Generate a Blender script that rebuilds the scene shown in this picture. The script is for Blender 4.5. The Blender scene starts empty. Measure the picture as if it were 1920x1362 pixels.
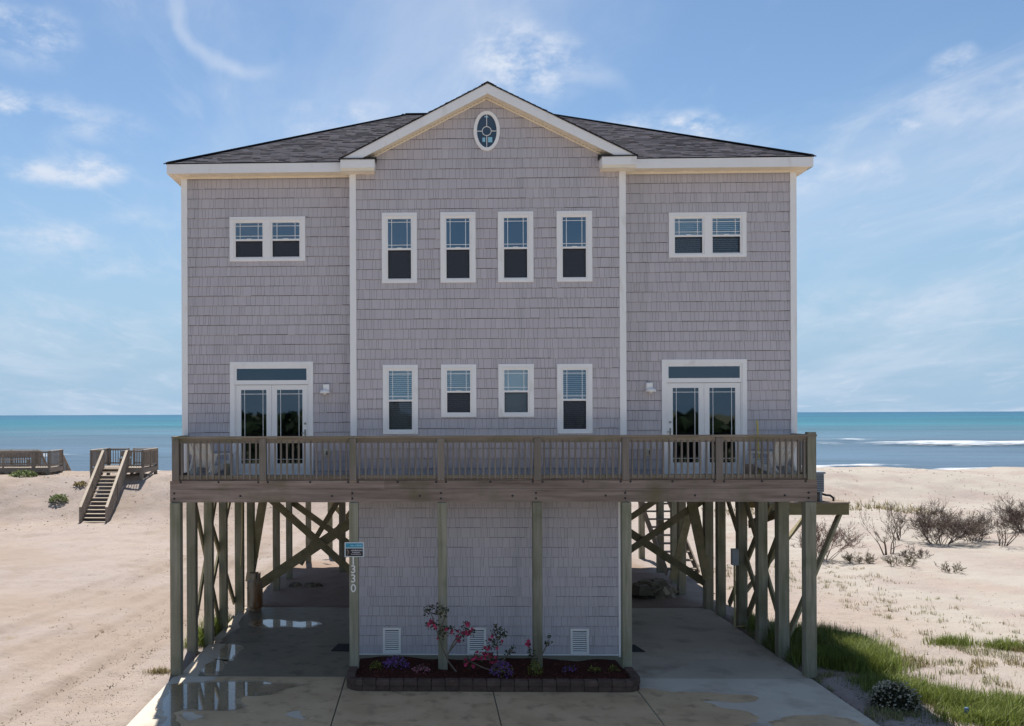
import bpy, math, random
import numpy as np
from mathutils import Vector, Matrix
R = math.radians
rng = random.Random(7)
nrg = np.random.default_rng(7)
S = bpy.context.scene
COL = S.collection

# ------------------------------------------------------------------ camera
cam = bpy.data.cameras.new('camera'); co = bpy.data.objects.new('camera', cam); COL.objects.link(co)
cam.sensor_width = 36.0; cam.lens = 31.875
cam.shift_x = 0.10846; cam.shift_y = 0.0495
cam.clip_start = 0.1; cam.clip_end = 60000
co.matrix_world = Matrix.Translation((-1.447, -21.757, 5.948)) @ Matrix.Rotation(0.02784, 4, 'Z') @ Matrix.Rotation(R(90), 4, 'X') @ Matrix.Rotation(-0.00398, 4, 'Z')
S.camera = co

# ------------------------------------------------------------------ light and sky
SUN_EL = R(61); SUN_AZ = math.atan2(-0.15, 1.0)     # sun stands behind the house, a little to the left
sl = bpy.data.lights.new('sun', 'SUN'); sl.energy = 3.9; sl.angle = R(0.53); sl.color = (1.0, 0.94, 0.86)
so = bpy.data.objects.new('sun', sl); COL.objects.link(so)
sdir = Vector((math.sin(SUN_AZ) * math.cos(SUN_EL), math.cos(SUN_AZ) * math.cos(SUN_EL), math.sin(SUN_EL)))
so.rotation_euler = sdir.to_track_quat('Z', 'Y').to_euler()
so.location = (0, 40, 60)
S.view_settings.view_transform = 'Standard'; S.view_settings.look = 'None'
S.view_settings.exposure = 1.0; S.view_settings.gamma = 1.0; S.view_settings.use_curve_mapping = False
S.render.engine = 'CYCLES'
S.cycles.max_bounces = 8; S.cycles.transparent_max_bounces = 12

W = bpy.data.worlds.new('World'); S.world = W; W.use_nodes = True
nt = W.node_tree; nt.nodes.clear()
def N(t, **k):
    n = nt.nodes.new(t)
    for a, b in k.items(): setattr(n, a, b)
    return n
def L(a, b): nt.links.new(a, b)
def M_(op, a, b=None, c=None, clamp=False):
    n = N('ShaderNodeMath', operation=op, use_clamp=clamp)
    for i, v in enumerate((a, b, c)):
        if v is None: continue
        if isinstance(v, (int, float)): n.inputs[i].default_value = v
        else: L(v, n.inputs[i])
    return n.outputs[0]
def world():
    out = N('ShaderNodeOutputWorld'); bg = N('ShaderNodeBackground'); bg.inputs['Strength'].default_value = 0.088
    L(bg.outputs[0], out.inputs[0])
    sky = N('ShaderNodeTexSky', sky_type='NISHITA'); sky.sun_disc = False
    sky.sun_elevation = SUN_EL; sky.sun_rotation = SUN_AZ
    sky.altitude = 0; sky.air_density = 1.0; sky.dust_density = 0.25; sky.ozone_density = 2.5
    tc = N('ShaderNodeTexCoord'); g = tc.outputs['Generated']
    sep = N('ShaderNodeSeparateXYZ'); L(g, sep.inputs[0])
    # high thin veil: streaky noise projected on a cloud layer
    hz = M_('ADD', M_('MAXIMUM', sep.outputs[2], 0.0), 0.12)
    pc = N('ShaderNodeCombineXYZ'); L(M_('DIVIDE', sep.outputs[0], hz), pc.inputs[0]); L(M_('DIVIDE', sep.outputs[1], hz), pc.inputs[1])
    def noise(vec, scale, detail, rough, mscale=(1, 1, 1), rot=0, loc=(0, 0, 0), dist=0.0):
        m = N('ShaderNodeMapping'); L(vec, m.inputs[0]); m.inputs['Scale'].default_value = mscale
        m.inputs['Rotation'].default_value = (0, 0, rot); m.inputs['Location'].default_value = loc
        n = N('ShaderNodeTexNoise'); L(m.outputs[0], n.inputs['Vector']); n.inputs['Scale'].default_value = scale
        n.inputs['Detail'].default_value = detail; n.inputs['Roughness'].default_value = rough; n.inputs['Distortion'].default_value = dist
        return n.outputs['Fac']
    def step(v, a, b):
        n = N('ShaderNodeMapRange', interpolation_type='SMOOTHSTEP'); L(v, n.inputs[0])
        n.inputs[1].default_value = a; n.inputs[2].default_value = b; n.inputs[3].default_value = 0; n.inputs[4].default_value = 1
        return n.outputs[0]
    veil = step(noise(pc.outputs[0], 0.9, 7, 0.58, (1.0, 0.55, 1), 0.5, (3.1, 0.7, 0), 0.4), 0.42, 0.74)
    veil2 = step(noise(pc.outputs[0], 2.6, 6, 0.6, (1.3, 0.5, 1), -0.5, (0.4, 5.0, 0), 0.8), 0.50, 0.80)
    v = M_('ADD', M_('MULTIPLY', veil, 0.48), M_('MULTIPLY', veil2, 0.34))
    # cumulus puffs and the brighter wisps, each at its own direction
    puffs = [((-0.386, .846, .362), .05, .026, .75), ((-.405, .864, .300), .026, .016, .9), ((-.36, .883, .303), .035, .014, .35),
             ((-.324, .899, .293), .045, .016, .40), ((-.383, .891, .246), .036, .014, .8), ((-.333, .91, .250), .034, .014, .95),
             ((-.377, .908, .180), .055, .018, .55), ((-.32, .927, .150), .10, .012, .35), ((-.30, .93, .205), .05, .010, .25),
             ((.110, .929, .352), .055, .030, .75), ((.085, .927, .372), .05, .03, .45), ((.209, .933, .292), .04, .014, .55),
             ((.284, .915, .287), .035, .015, .85), ((.258, .92, .286), .03, .012, .45), ((.473, .824, .312), .020, .010, .7),
             ((.513, .808, .29), .014, .009, .5), ((.468, .84, .273), .055, .022, .35), ((.447, .855, .264), .012, .007, .55),
             ((.377, .897, .228), .030, .018, .45), ((.413, .881, .229), .010, .009, .4), ((.434, .873, .224), .012, .016, .4),
             ((-.085, .947, .305), .07, .025, .40), ((.529, .83, .176), .03, .010, .35), ((.40, .90, .10), .20, .03, .28), ((-.36, .92, .09), .16, .03, .22)]
    pn = step(noise(g, 22, 6, 0.62, (1, 1, 2.0)), 0.33, 0.72)
    tot = v
    wob = N('ShaderNodeTexNoise'); L(g, wob.inputs['Vector']); wob.inputs['Scale'].default_value = 16; wob.inputs['Detail'].default_value = 4
    wv = N('ShaderNodeVectorMath', operation='MULTIPLY_ADD'); L(wob.outputs['Color'], wv.inputs[0]); wv.inputs[1].default_value = (.05, .05, .03); L(g, wv.inputs[2])
    for d, rx, rz, a in puffs:
        d = Vector(d).normalized() + Vector((.025, .025, .015))
        s = N('ShaderNodeVectorMath', operation='SUBTRACT'); L(wv.outputs[0], s.inputs[0]); s.inputs[1].default_value = d
        m = N('ShaderNodeVectorMath', operation='MULTIPLY'); L(s.outputs[0], m.inputs[0]); m.inputs[1].default_value = (1 / rx, 1 / max(rx, .03), 1 / rz)
        ln = N('ShaderNodeVectorMath', operation='LENGTH'); L(m.outputs[0], ln.inputs[0])
        f = step(ln.outputs['Value'], 1.5, 0.15)
        tot = M_('ADD', tot, M_('MULTIPLY', M_('MULTIPLY', f, a * 1.15), pn))
    # two mare's tails, arcs of cirrus
    def arc(p0, p1, wid, amp, bend):
        nonlocal tot
        p0, p1 = Vector(p0), Vector(p1); t = (p1 - p0); Ln = t.length; t.normalize(); nrm = Vector((0, 1, 0)).cross(t).normalized()
        s = N('ShaderNodeVectorMath', operation='SUBTRACT'); L(wv.outputs[0], s.inputs[0]); s.inputs[1].default_value = p0 + Vector((.025, .025, .015))
        a = N('ShaderNodeVectorMath', operation='DOT_PRODUCT'); L(s.outputs[0], a.inputs[0]); a.inputs[1].default_value = t / Ln
        b = N('ShaderNodeVectorMath', operation='DOT_PRODUCT'); L(s.outputs[0], b.inputs[0]); b.inputs[1].default_value = nrm
        u = a.outputs['Value']
        par = M_('MULTIPLY', M_('MULTIPLY', u, M_('SUBTRACT', 1.0, u)), bend)
        dist = M_('ABSOLUTE', M_('SUBTRACT', b.outputs['Value'], par))
        e = M_('MULTIPLY', step(dist, wid, 0.0), M_('MULTIPLY', step(u, -0.05, 0.2), step(u, 1.1, 0.6)))
        fr = step(sep.outputs[1], 0.3, 0.6)
        tot = M_('ADD', tot, M_('MULTIPLY', M_('MULTIPLY', e, fr), amp))
    arc((-.250, .875, .415), (-.150, .925, .352), .014, .34, .10)
    arc((.11, .929, .345), (.215, .925, .318), .012, .22, -.05)
    # the veil thickens into a pale band low over the sea
    low = step(sep.outputs[2], 0.34, 0.0)
    fac = M_('MINIMUM', tot, 0.92)
    hs = N('ShaderNodeHueSaturation'); hs.inputs['Hue'].default_value = .497; hs.inputs['Saturation'].default_value = 1.06; hs.inputs['Value'].default_value = .66; L(sky.outputs[0], hs.inputs['Color'])
    hz_ = N('ShaderNodeMix', data_type='RGBA'); L(M_('MULTIPLY', low, 0.95), hz_.inputs['Factor']); L(hs.outputs[0], hz_.inputs['A']); hz_.inputs['B'].default_value = (2.02, 3.05, 4.20, 1)
    mix = N('ShaderNodeMix', data_type='RGBA'); L(fac, mix.inputs['Factor']); L(hz_.outputs['Result'], mix.inputs['A'])
    mix.inputs['B'].default_value = (4.1, 4.5, 5.2, 1)
    L(mix.outputs['Result'], bg.inputs['Color'])
world()

# ------------------------------------------------------------------ materials
def mat(name, c1, c2=None, nscale=4.0, ms=(1, 1, 1), detail=6, rough=0.75, spec=0.3, bump=0.0, bscale=None, bms=None,
        tone=0.0, rand=0.0, lo=.3, hi=.7, c3=None, c3lo=.6, c3hi=.75, c3scale=1.0, c3ms=None, metal=0.0, bdist=0.02, trans=0.0):
    m = bpy.data.materials.new(name); m.use_nodes = True
    t = m.node_tree; b = t.nodes['Principled BSDF']
    b.inputs['Roughness'].default_value = rough; b.inputs['Specular IOR Level'].default_value = spec; b.inputs['Metallic'].default_value = metal
    def n(ty, **k):
        x = t.nodes.new(ty)
        for a, v in k.items(): setattr(x, a, v)
        return x
    tc = n('ShaderNodeTexCoord')
    def noise(scale, mss, det=detail, r=.6):
        mp = n('ShaderNodeMapping'); mp.inputs['Scale'].default_value = mss; t.links.new(tc.outputs['Object'], mp.inputs[0])
        z = n('ShaderNodeTexNoise'); z.inputs['Scale'].default_value = scale; z.inputs['Detail'].default_value = det; z.inputs['Roughness'].default_value = r
        t.links.new(mp.outputs[0], z.inputs['Vector']); return z.outputs['Fac']
    def mr(v, a, c, lo_=0, hi_=1):
        x = n('ShaderNodeMapRange'); x.inputs[1].default_value = a; x.inputs[2].default_value = c; x.inputs[3].default_value = lo_; x.inputs[4].default_value = hi_
        t.links.new(v, x.inputs[0]); return x.outputs[0]
    def mixc(f, A, B):
        x = n('ShaderNodeMix', data_type='RGBA')
        t.links.new(f, x.inputs['Factor'])
        for s, v in (('A', A), ('B', B)):
            if isinstance(v, tuple): x.inputs[s].default_value = (*v, 1)
            else: t.links.new(v, x.inputs[s])
        return x.outputs['Result']
    col = None
    if c2 is not None: col = mixc(mr(noise(nscale, ms), lo, hi), c1, c2)
    if c3 is not None: col = mixc(mr(noise(c3scale, c3ms or ms), c3lo, c3hi), col, c3)
    def mulv(cin, val):
        x = n('ShaderNodeHueSaturation'); t.links.new(val, x.inputs['Value'])
        if cin is None: x.inputs['Color'].default_value = (*c1, 1)
        else: t.links.new(cin, x.inputs['Color'])
        return x.outputs[0]
    if tone:
        a = n('ShaderNodeAttribute', attribute_name='tone'); col = mulv(col, mr(a.outputs['Fac'], 0, 1, 1 - tone, 1 + tone))
    if rand:
        o = n('ShaderNodeObjectInfo'); col = mulv(col, mr(o.outputs['Random'], 0, 1, 1 - rand, 1 + rand))
    if col is None: b.inputs['Base Color'].default_value = (*c1, 1)
    else: t.links.new(col, b.inputs['Base Color'])
    if bump:
        bp = n('ShaderNodeBump'); bp.inputs['Strength'].default_value = bump; bp.inputs['Distance'].default_value = bdist
        t.links.new(noise(bscale or nscale * 3, bms or ms), bp.inputs['Height']); t.links.new(bp.outputs[0], b.inputs['Normal'])
    if trans:
        tr = n('ShaderNodeBsdfTranslucent'); mx = n('ShaderNodeMixShader'); mx.inputs[0].default_value = trans
        if col is None: tr.inputs['Color'].default_value = (*c1, 1)
        else: t.links.new(col, tr.inputs['Color'])
        t.links.new(b.outputs[0], mx.inputs[1]); t.links.new(tr.outputs[0], mx.inputs[2])
        t.links.new(mx.outputs[0], t.nodes['Material Output'].inputs[0])
    return m
MT = {}
MT['shingle'] = mat('shingle', (.510, .472, .495), (.535, .495, .512), 1.1, (1, 1, 1), 5, .62, .3, tone=.055, c3=(.43, .41, .42), c3lo=.52, c3hi=.78, c3scale=.9, c3ms=(2.5, 2.5, .16), bump=.25, bscale=9, bms=(6, 6, .5), bdist=.004)
MT['sheath'] = mat('slot_shade_sheathing', (.20, .185, .195), (.17, .16, .165), 2, rough=.9)  # darker than the siding, paints shade into the slots between shingles
MT['trim'] = mat('white_trim', (.89, .875, .865), (.84, .82, .805), 2.2, (1, 1, .4), 6, .45, .4, c3=(.66, .63, .58), c3lo=.60, c3hi=.80, c3scale=3)
MT['soffit'] = mat('soffit', (.88, .79, .64), (.82, .73, .58), 5, rough=.6)
MT['vinyl'] = mat('vinyl', (.88, .86, .84), (.84, .82, .80), 3, rough=.4, spec=.45)
MT['roof'] = mat('roof_tab', (.046, .048, .064), (.072, .070, .086), 3.0, (1, 1, 1), 6, .95, .05, tone=.40, c3=(.092, .066, .066), c3lo=.55, c3hi=.75, c3scale=6.0, bump=.3, bscale=60)
MT['roofdark'] = mat('roof_edge', (.028, .028, .032), (.05, .05, .055), 6, rough=.9)
def wood(name, axis, a, b, c, rand=.13, c3lo=.52):
    ms = [8, 8, 8]; ms['xyz'.index(axis)] = .55
    return mat(name, a, b, 1.6, tuple(ms), 8, .85, .18, bump=.45, bscale=4, bms=tuple(v * 1.5 for v in ms), rand=rand, c3=c, c3lo=c3lo, c3hi=c3lo + .25, c3scale=.9, c3ms=(1, 1, 1), bdist=.008)
GB = ((.165, .122, .100), (.34, .27, .23), (.15, .13, .07))
MT['board_x'] = wood('weathered_board', 'x', *GB)
MT['board_y'] = wood('weathered_board_lengthwise', 'y', *GB)
MT['board_z'] = wood('weathered_upright', 'z', (.16, .135, .115), (.235, .205, .175), (.13, .13, .08))
MT['post'] = wood('green_treated_post', 'z', (.185, .180, .120), (.325, .305, .240), (.150, .158, .092), .14, .50)
MT['brace'] = mat('treated_brace', (.185, .17, .10), (.30, .265, .17), 2.2, (2, 2, 2), 7, .85, .18, bump=.3, bscale=9, rand=.15)
MT['rail'] = wood('railing_wood', 'x', (.19, .155, .12), (.30, .25, .195), (.165, .155, .085), .1, .47)
MT['olive'] = mat('olive_beam', (.16, .145, .075), (.22, .19, .11), 2.5, (1, 4, 4), 7, .85, .2)
MT['greywood'] = mat('driftwood_grey', (.20, .17, .14), (.31, .265, .22), 3.0, (2, 2, 2), 7, .85, .15, rand=.16, bump=.3, bscale=12)
MT['walkrail'] = mat('sun_bleached_rail', (.40, .34, .27), (.50, .43, .35), 3.0, (2, 2, 2), 6, .85, .15, rand=.08)
MT['dark'] = mat('painted_unlit_dark', (.022, .026, .034), rough=.9, spec=0)  # darkness of unlit rooms and vent cavities put into the colour
MT['screen_fr'] = mat('black_rubber', (.018, .018, .024), (.03, .03, .035), 9, rough=.8)
MT['blind'] = mat('blind_slat', (.84, .87, .85), rough=.6)
MT['cord'] = mat('black_hose', (.02, .02, .02), rough=.6)
MT['brass'] = mat('door_hardware', (.30, .29, .27), rough=.35, metal=.9)
MT['beige'] = mat('beige_cover', (.62, .58, .47), (.55, .5, .4), 8, rough=.5)
MT['grey_plastic'] = mat('grey_enamel', (.30, .34, .38), (.26, .29, .33), 5, rough=.5)
MT['ac'] = mat('ac_enamel', (.27, .31, .36), (.235, .27, .31), 6, rough=.5, c3=(.30, .25, .2), c3lo=.66, c3hi=.8, c3scale=4)
MT['acdark'] = mat('ac_grille', (.06, .07, .08), rough=.6)
MT['tank'] = mat('rusty_tank', (.36, .31, .24), (.28, .24, .18), 3, (1, 1, .4), 7, .55, .4, c3=(.22, .10, .035), c3lo=.45, c3hi=.62, c3scale=2.2, c3ms=(1.6, 1.6, .35))
MT['pvc'] = mat('yellowed_pvc', (.50, .44, .22), (.42, .36, .18), 4, rough=.5)
MT['yellow'] = mat('yellow_paint', (.62, .48, .12), rough=.5)
MT['white_plastic'] = mat('white_chair_plastic', (.78, .78, .76), (.68, .67, .64), 4, rough=.45)
MT['block'] = mat('planter_block', (.140, .094, .075), (.085, .060, .050), 5, detail=8, rough=.95, spec=.1, bump=.7, bscale=22, rand=.18, c3=(.12, .105, .08), c3lo=.58, c3hi=.72, c3scale=6)
MT['mulch'] = mat('red_mulch', (.075, .022, .015), (.028, .012, .010), 26, detail=8, rough=.95, spec=.1, bump=1.0, bscale=40)
MT['chip'] = mat('mulch_chip', (.11, .035, .022), rough=.95, tone=.5)
MT['digit'] = mat('white_digit', (.82, .80, .76), rough=.4)
MT['sign_white'] = mat('sign_white', (.62, .70, .72), rough=.4)
MT['sign_cyan'] = mat('sign_cyan', (.03, .26, .40), (.04, .30, .44), 5, rough=.4)
MT['sign_black'] = mat('sign_black', (.022, .02, .028), rough=.4)
MT['sign_print'] = mat('sign_print', (.50, .50, .52), rough=.5)
MT['sign_print_blue'] = mat('sign_print_blue', (.30, .58, .72), rough=.5)
MT['sign_tan'] = mat('sign_tan', (.36, .28, .20), rough=.5)
def leafm(name, c, tr=.25): return mat(name, c, rough=.6, spec=.25, tone=.45, trans=tr)
MT['leaf'] = leafm('azalea_leaf', (.055, .075, .028)); MT['leaf_red'] = leafm('azalea_leaf_bronze', (.10, .05, .035))
MT['pink'] = leafm('pink_petal', (.50, .055, .13), .3); MT['pinkpale'] = leafm('pale_pink_petal', (.62, .25, .33), .3)
MT['purple'] = leafm('purple_petal', (.22, .10, .34), .3); MT['yleaf'] = leafm('yellow_green_leaf', (.16, .17, .035), .3)
MT['stem'] = mat('bark_stem', (.20, .165, .12), (.12, .10, .075), 14, rough=.9)
MT['grass'] = leafm('beach_grass_blade', (.165, .205, .045), .35); MT['drygrass'] = leafm('dry_grass_blade', (.26, .215, .10), .3)
MT['palegrass'] = leafm('pale_grass_blade', (.25, .25, .12), .3)
MT['twig'] = mat('bare_twig', (.105, .080, .068), (.16, .125, .105), 6, rough=.9, spec=.1); MT['twigred'] = mat('reddish_twig', (.145, .085, .075), (.19, .13, .11), 6, rough=.9, spec=.1)
MT['paleleaf'] = leafm('pale_grey_leaf', (.34, .32, .25), .15); MT['darkleaf'] = leafm('gap_shade_leaf', (.03, .035, .016), .1)  # inner leaves carry the shade of the gaps in their dark colour
MT['greenleaf'] = leafm('beach_bush_leaf', (.17, .21, .085), .3)
MT['pine'] = leafm('wood_leaf', (.035, .050, .018), .15)
MT['debris'] = mat('debris', (.17, .14, .10), rough=.95, tone=.5)
MT['blue'] = mat('blue_plastic', (.06, .12, .26), rough=.5)
MT['joist'] = mat('joist_timber', (.15, .12, .09), (.11, .09, .07), 3, rough=.9)  # dark brown timber of the floor frame and joists
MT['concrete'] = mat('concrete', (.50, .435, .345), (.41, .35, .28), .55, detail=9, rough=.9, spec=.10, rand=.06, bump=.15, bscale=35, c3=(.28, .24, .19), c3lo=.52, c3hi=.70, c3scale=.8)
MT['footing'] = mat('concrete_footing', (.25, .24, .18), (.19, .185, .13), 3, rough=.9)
MT['pad'] = mat('brightened_concrete', (.60, .545, .46), (.50, .45, .375), .55, detail=9, rough=.9, spec=.10, rand=.05, bump=.2, bscale=35, c3=(.36, .315, .25), c3lo=.50, c3hi=.72, c3scale=.8)  # same concrete brightened for open front slabs, their light put into the colour
def wet(name, c1, c2, rough, spec=.5, coat=0.0):
    m = mat(name, c1, c2, .9, detail=9, rough=rough, spec=spec, lo=.35, hi=.65, c3=tuple(v * .72 for v in c2), c3lo=.52, c3hi=.68, c3scale=2.6, bump=.12, bscale=40)
    b = m.node_tree.nodes['Principled BSDF']; b.inputs['IOR'].default_value = 1.33
    b.inputs['Coat Weight'].default_value = coat; b.inputs['Coat Roughness'].default_value = .01; b.inputs['Coat IOR'].default_value = 1.33
    return m
MT['puddle'] = wet('standing_water', (.24, .175, .10), (.19, .14, .08), .25, .3, 1.0)
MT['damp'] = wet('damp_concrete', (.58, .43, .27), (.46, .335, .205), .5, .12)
MT['damp_dark'] = wet('damp_concrete_painted_shade', (.22, .18, .125), (.17, .14, .10), .45, .15)  # damp concrete darkened, the shade beneath the house put into its colour

def glass(name, refl, tint):
    m = bpy.data.materials.new(name); m.use_nodes = True; t = m.node_tree; t.nodes.clear()
    o = t.nodes.new('ShaderNodeOutputMaterial'); mx = t.nodes.new('ShaderNodeMixShader'); tr = t.nodes.new('ShaderNodeBsdfTransparent'); gl = t.nodes.new('ShaderNodeBsdfGlossy')
    tr.inputs[0].default_value = (*tint, 1); gl.inputs['Roughness'].default_value = .02; gl.inputs['Color'].default_value = (.68, .85, 1, 1)
    tc = t.nodes.new('ShaderNodeTexCoord'); nz = t.nodes.new('ShaderNodeTexNoise'); nz.inputs['Scale'].default_value = 1.3; nz.inputs['Detail'].default_value = 1
    bp = t.nodes.new('ShaderNodeBump'); bp.inputs['Strength'].default_value = .06; bp.inputs['Distance'].default_value = .02
    t.links.new(tc.outputs['Object'], nz.inputs['Vector']); t.links.new(nz.outputs['Fac'], bp.inputs['Height']); t.links.new(bp.outputs[0], gl.inputs['Normal'])
    lw = t.nodes.new('ShaderNodeFresnel'); lw.inputs[0].default_value = 1.5
    ad = t.nodes.new('ShaderNodeMath'); ad.operation = 'ADD'; ad.inputs[1].default_value = refl; t.links.new(lw.outputs[0], ad.inputs[0])
    t.links.new(ad.outputs[0], mx.inputs[0]); t.links.new(tr.outputs[0], mx.inputs[1]); t.links.new(gl.outputs[0], mx.inputs[2]); t.links.new(mx.outputs[0], o.inputs[0])
    return m
MT['glass'] = glass('window_glass', .16, (.86, .94, .93)); MT['doorglass'] = glass('door_glass', .07, (.35, .45, .45))
def screen(nm, al):
    m = bpy.data.materials.new(nm); m.use_nodes = True; t = m.node_tree; b = t.nodes['Principled BSDF']
    b.inputs['Base Color'].default_value = (.035, .038, .05, 1); b.inputs['Roughness'].default_value = .7; b.inputs['Alpha'].default_value = al
    return m
MT['screen'] = screen('insect_screen', .80); MT['screen_light'] = screen('thin_insect_screen', .52)

# ------------------------------------------------------------------ mesh helpers
class MB:
    def __init__(s): s.v = []; s.f = []; s.t = []
    def face(s, pts, tone=.5):
        i = len(s.v); s.v += [tuple(p) for p in pts]; s.f.append(tuple(range(i, i + len(pts)))); s.t.append(tone)
    def box(s, x0, x1, y0, y1, z0, z1, tone=.5):
        i = len(s.v)
        s.v += [(x0, y0, z0), (x1, y0, z0), (x1, y1, z0), (x0, y1, z0), (x0, y0, z1), (x1, y0, z1), (x1, y1, z1), (x0, y1, z1)]
        s.f += [tuple(i + k for k in q) for q in ((3, 2, 1, 0), (4, 5, 6, 7), (0, 1, 5, 4), (1, 2, 6, 5), (2, 3, 7, 6), (3, 0, 4, 7))]; s.t += [tone] * 6
        return s
    def beam(s, a, b, w, t, up=(0, 0, 1)):          # oriented bar: w across, t along 'up'
        a, b = Vector(a), Vector(b); d = (b - a).normalized(); u = Vector(up); r = d.cross(u)
        if r.length < 1e-4: r = d.cross(Vector((1, 0, 0)))
        r.normalize(); u = r.cross(d).normalized(); i = len(s.v)
        for p in (a, b):
            for sx, sz in ((-1, -1), (1, -1), (1, 1), (-1, 1)): s.v.append(tuple(p + r * (sx * w / 2) + u * (sz * t / 2)))
        s.f += [tuple(i + k for k in q) for q in ((0, 1, 2, 3), (7, 6, 5, 4), (4, 5, 1, 0), (5, 6, 2, 1), (6, 7, 3, 2), (7, 4, 0, 3))]; s.t += [.5] * 6
        return s
    def tube(s, pts, rad, n=6, cap=True, tone=.5):
        pts = [Vector(p) for p in pts]; rad = rad if isinstance(rad, (list, tuple)) else [rad] * len(pts); base = len(s.v)
        for k, p in enumerate(pts):
            d = (pts[min(k + 1, len(pts) - 1)] - pts[max(k - 1, 0)])
            d = d.normalized() if d.length > 1e-9 else Vector((0, 0, 1))
            x = d.cross(Vector((0, 0, 1)) if abs(d.z) < .95 else Vector((1, 0, 0))).normalized(); y = d.cross(x)
            for j in range(n):
                a = 2 * math.pi * j / n; s.v.append(tuple(p + (x * math.cos(a) + y * math.sin(a)) * rad[k]))
        for k in range(len(pts) - 1):
            for j in range(n):
                s.f.append((base + k * n + j, base + k * n + (j + 1) % n, base + (k + 1) * n + (j + 1) % n, base + (k + 1) * n + j)); s.t.append(tone)
        if cap:
            s.f.append(tuple(base + j for j in range(n))[::-1]); s.f.append(tuple(base + (len(pts) - 1) * n + j for j in range(n))); s.t += [tone, tone]
        return s
    def lathe(s, c, prof, n=24):
        s_ = len(s.v)
        for r, z in prof:
            for j in range(n):
                a = 2 * math.pi * j / n; s.v.append((c[0] + r * math.cos(a), c[1] + r * math.sin(a), c[2] + z))
        for k in range(len(prof) - 1):
            for j in range(n): s.f.append((s_ + k * n + j, s_ + k * n + (j + 1) % n, s_ + (k + 1) * n + (j + 1) % n, s_ + (k + 1) * n + j)); s.t.append(.5)
        return s
    def mesh(s, name, m, smooth=False, tone=False):
        me = bpy.data.meshes.new(name); me.from_pydata(s.v, [], s.f)
        me.materials.append(MT[m] if isinstance(m, str) else m)
        if tone:
            at = me.attributes.new('tone', 'FLOAT', 'FACE'); at.data.foreach_set('value', np.array(s.t, dtype=np.float32))
        if smooth: me.polygons.foreach_set('use_smooth', [True] * len(me.polygons))
        me.update(); return me
    def obj(s, name, m, parent=None, smooth=False, tone=False, bevel=0.0):
        o = link(name, s.mesh(name, m, smooth, tone), parent)
        if bevel:
            b = o.modifiers.new('bevel', 'BEVEL'); b.width = bevel; b.segments = 2; b.limit_method = 'ANGLE'
        return o
def link(name, data, parent=None, loc=None):
    o = bpy.data.objects.new(name, data); COL.objects.link(o)
    if parent is not None: o.parent = parent
    if loc is not None: o.location = loc
    return o
def tag(o, label=None, cat=None, group=None, kind=None):
    for k, v in (('label', label), ('category', cat), ('group', group), ('kind', kind)):
        if v: o[k] = v
    return o
def thing(name, label, cat, loc=(0, 0, 0), rz=0, group=None):
    o = bpy.data.objects.new(name, None); COL.objects.link(o); o.location = loc; o.rotation_euler = (0, 0, rz); o.empty_display_size = .2
    return tag(o, label, cat, group)
def bx(name, m, parent, *b, bevel=0.0): return MB().box(*b).obj(name, m, parent, bevel=bevel)

# ------------------------------------------------------------------ ground, sea
def vnoise(x, y, seed):
    xi = np.floor(x).astype(np.int64); yi = np.floor(y).astype(np.int64); xf = x - xi; yf = y - yi
    def h(a, b):
        n = (a * 374761393 + b * 668265263 + seed * 974634777) & 0x7fffffff
        n = ((n ^ (n >> 13)) * 1274126177) & 0x7fffffff
        return ((n ^ (n >> 16)) & 0xffff) / 65535.0
    u = xf * xf * (3 - 2 * xf); v = yf * yf * (3 - 2 * yf)
    return (h(xi, yi) * (1 - u) + h(xi + 1, yi) * u) * (1 - v) + (h(xi, yi + 1) * (1 - u) + h(xi + 1, yi + 1) * u) * v - .5
def fbm(x, y, s, seed, o=4):
    r = 0; a = 1.0
    for k in range(o): r = r + a * vnoise(x / s + 17.3 * k, y / s - 9.1 * k, seed + k); a *= .5; s = s * .5
    return r
def sst(a, b, x):
    t = np.clip((x - a) / (b - a), 0, 1); return t * t * (3 - 2 * t)
SEA = -2.0
RUTS = ((-9.3, .06, .10, 0), (-11.0, .06, .10, 0), (-12.6, .045, .16, .5), (-14.3, .045, .16, .5), (-8.6, .03, -.02, 1.0), (-16.5, .04, .25, 0))
def rutmask(x, y):
    m = 0
    for off, dep, sl_, ph in RUTS:
        q = x - (off + sl_ * (y + 3) + .35 * np.sin(y * .16 + ph)); m = m + dep / .06 * np.exp(-(q / .42) ** 2)
    return np.clip(m, 0, 1) * (1 - sst(20, 26, y)) * sst(-16, -8, y) * (.55 + .9 * (fbm(x, y, 1.4, 91, 3) + .3))
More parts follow.
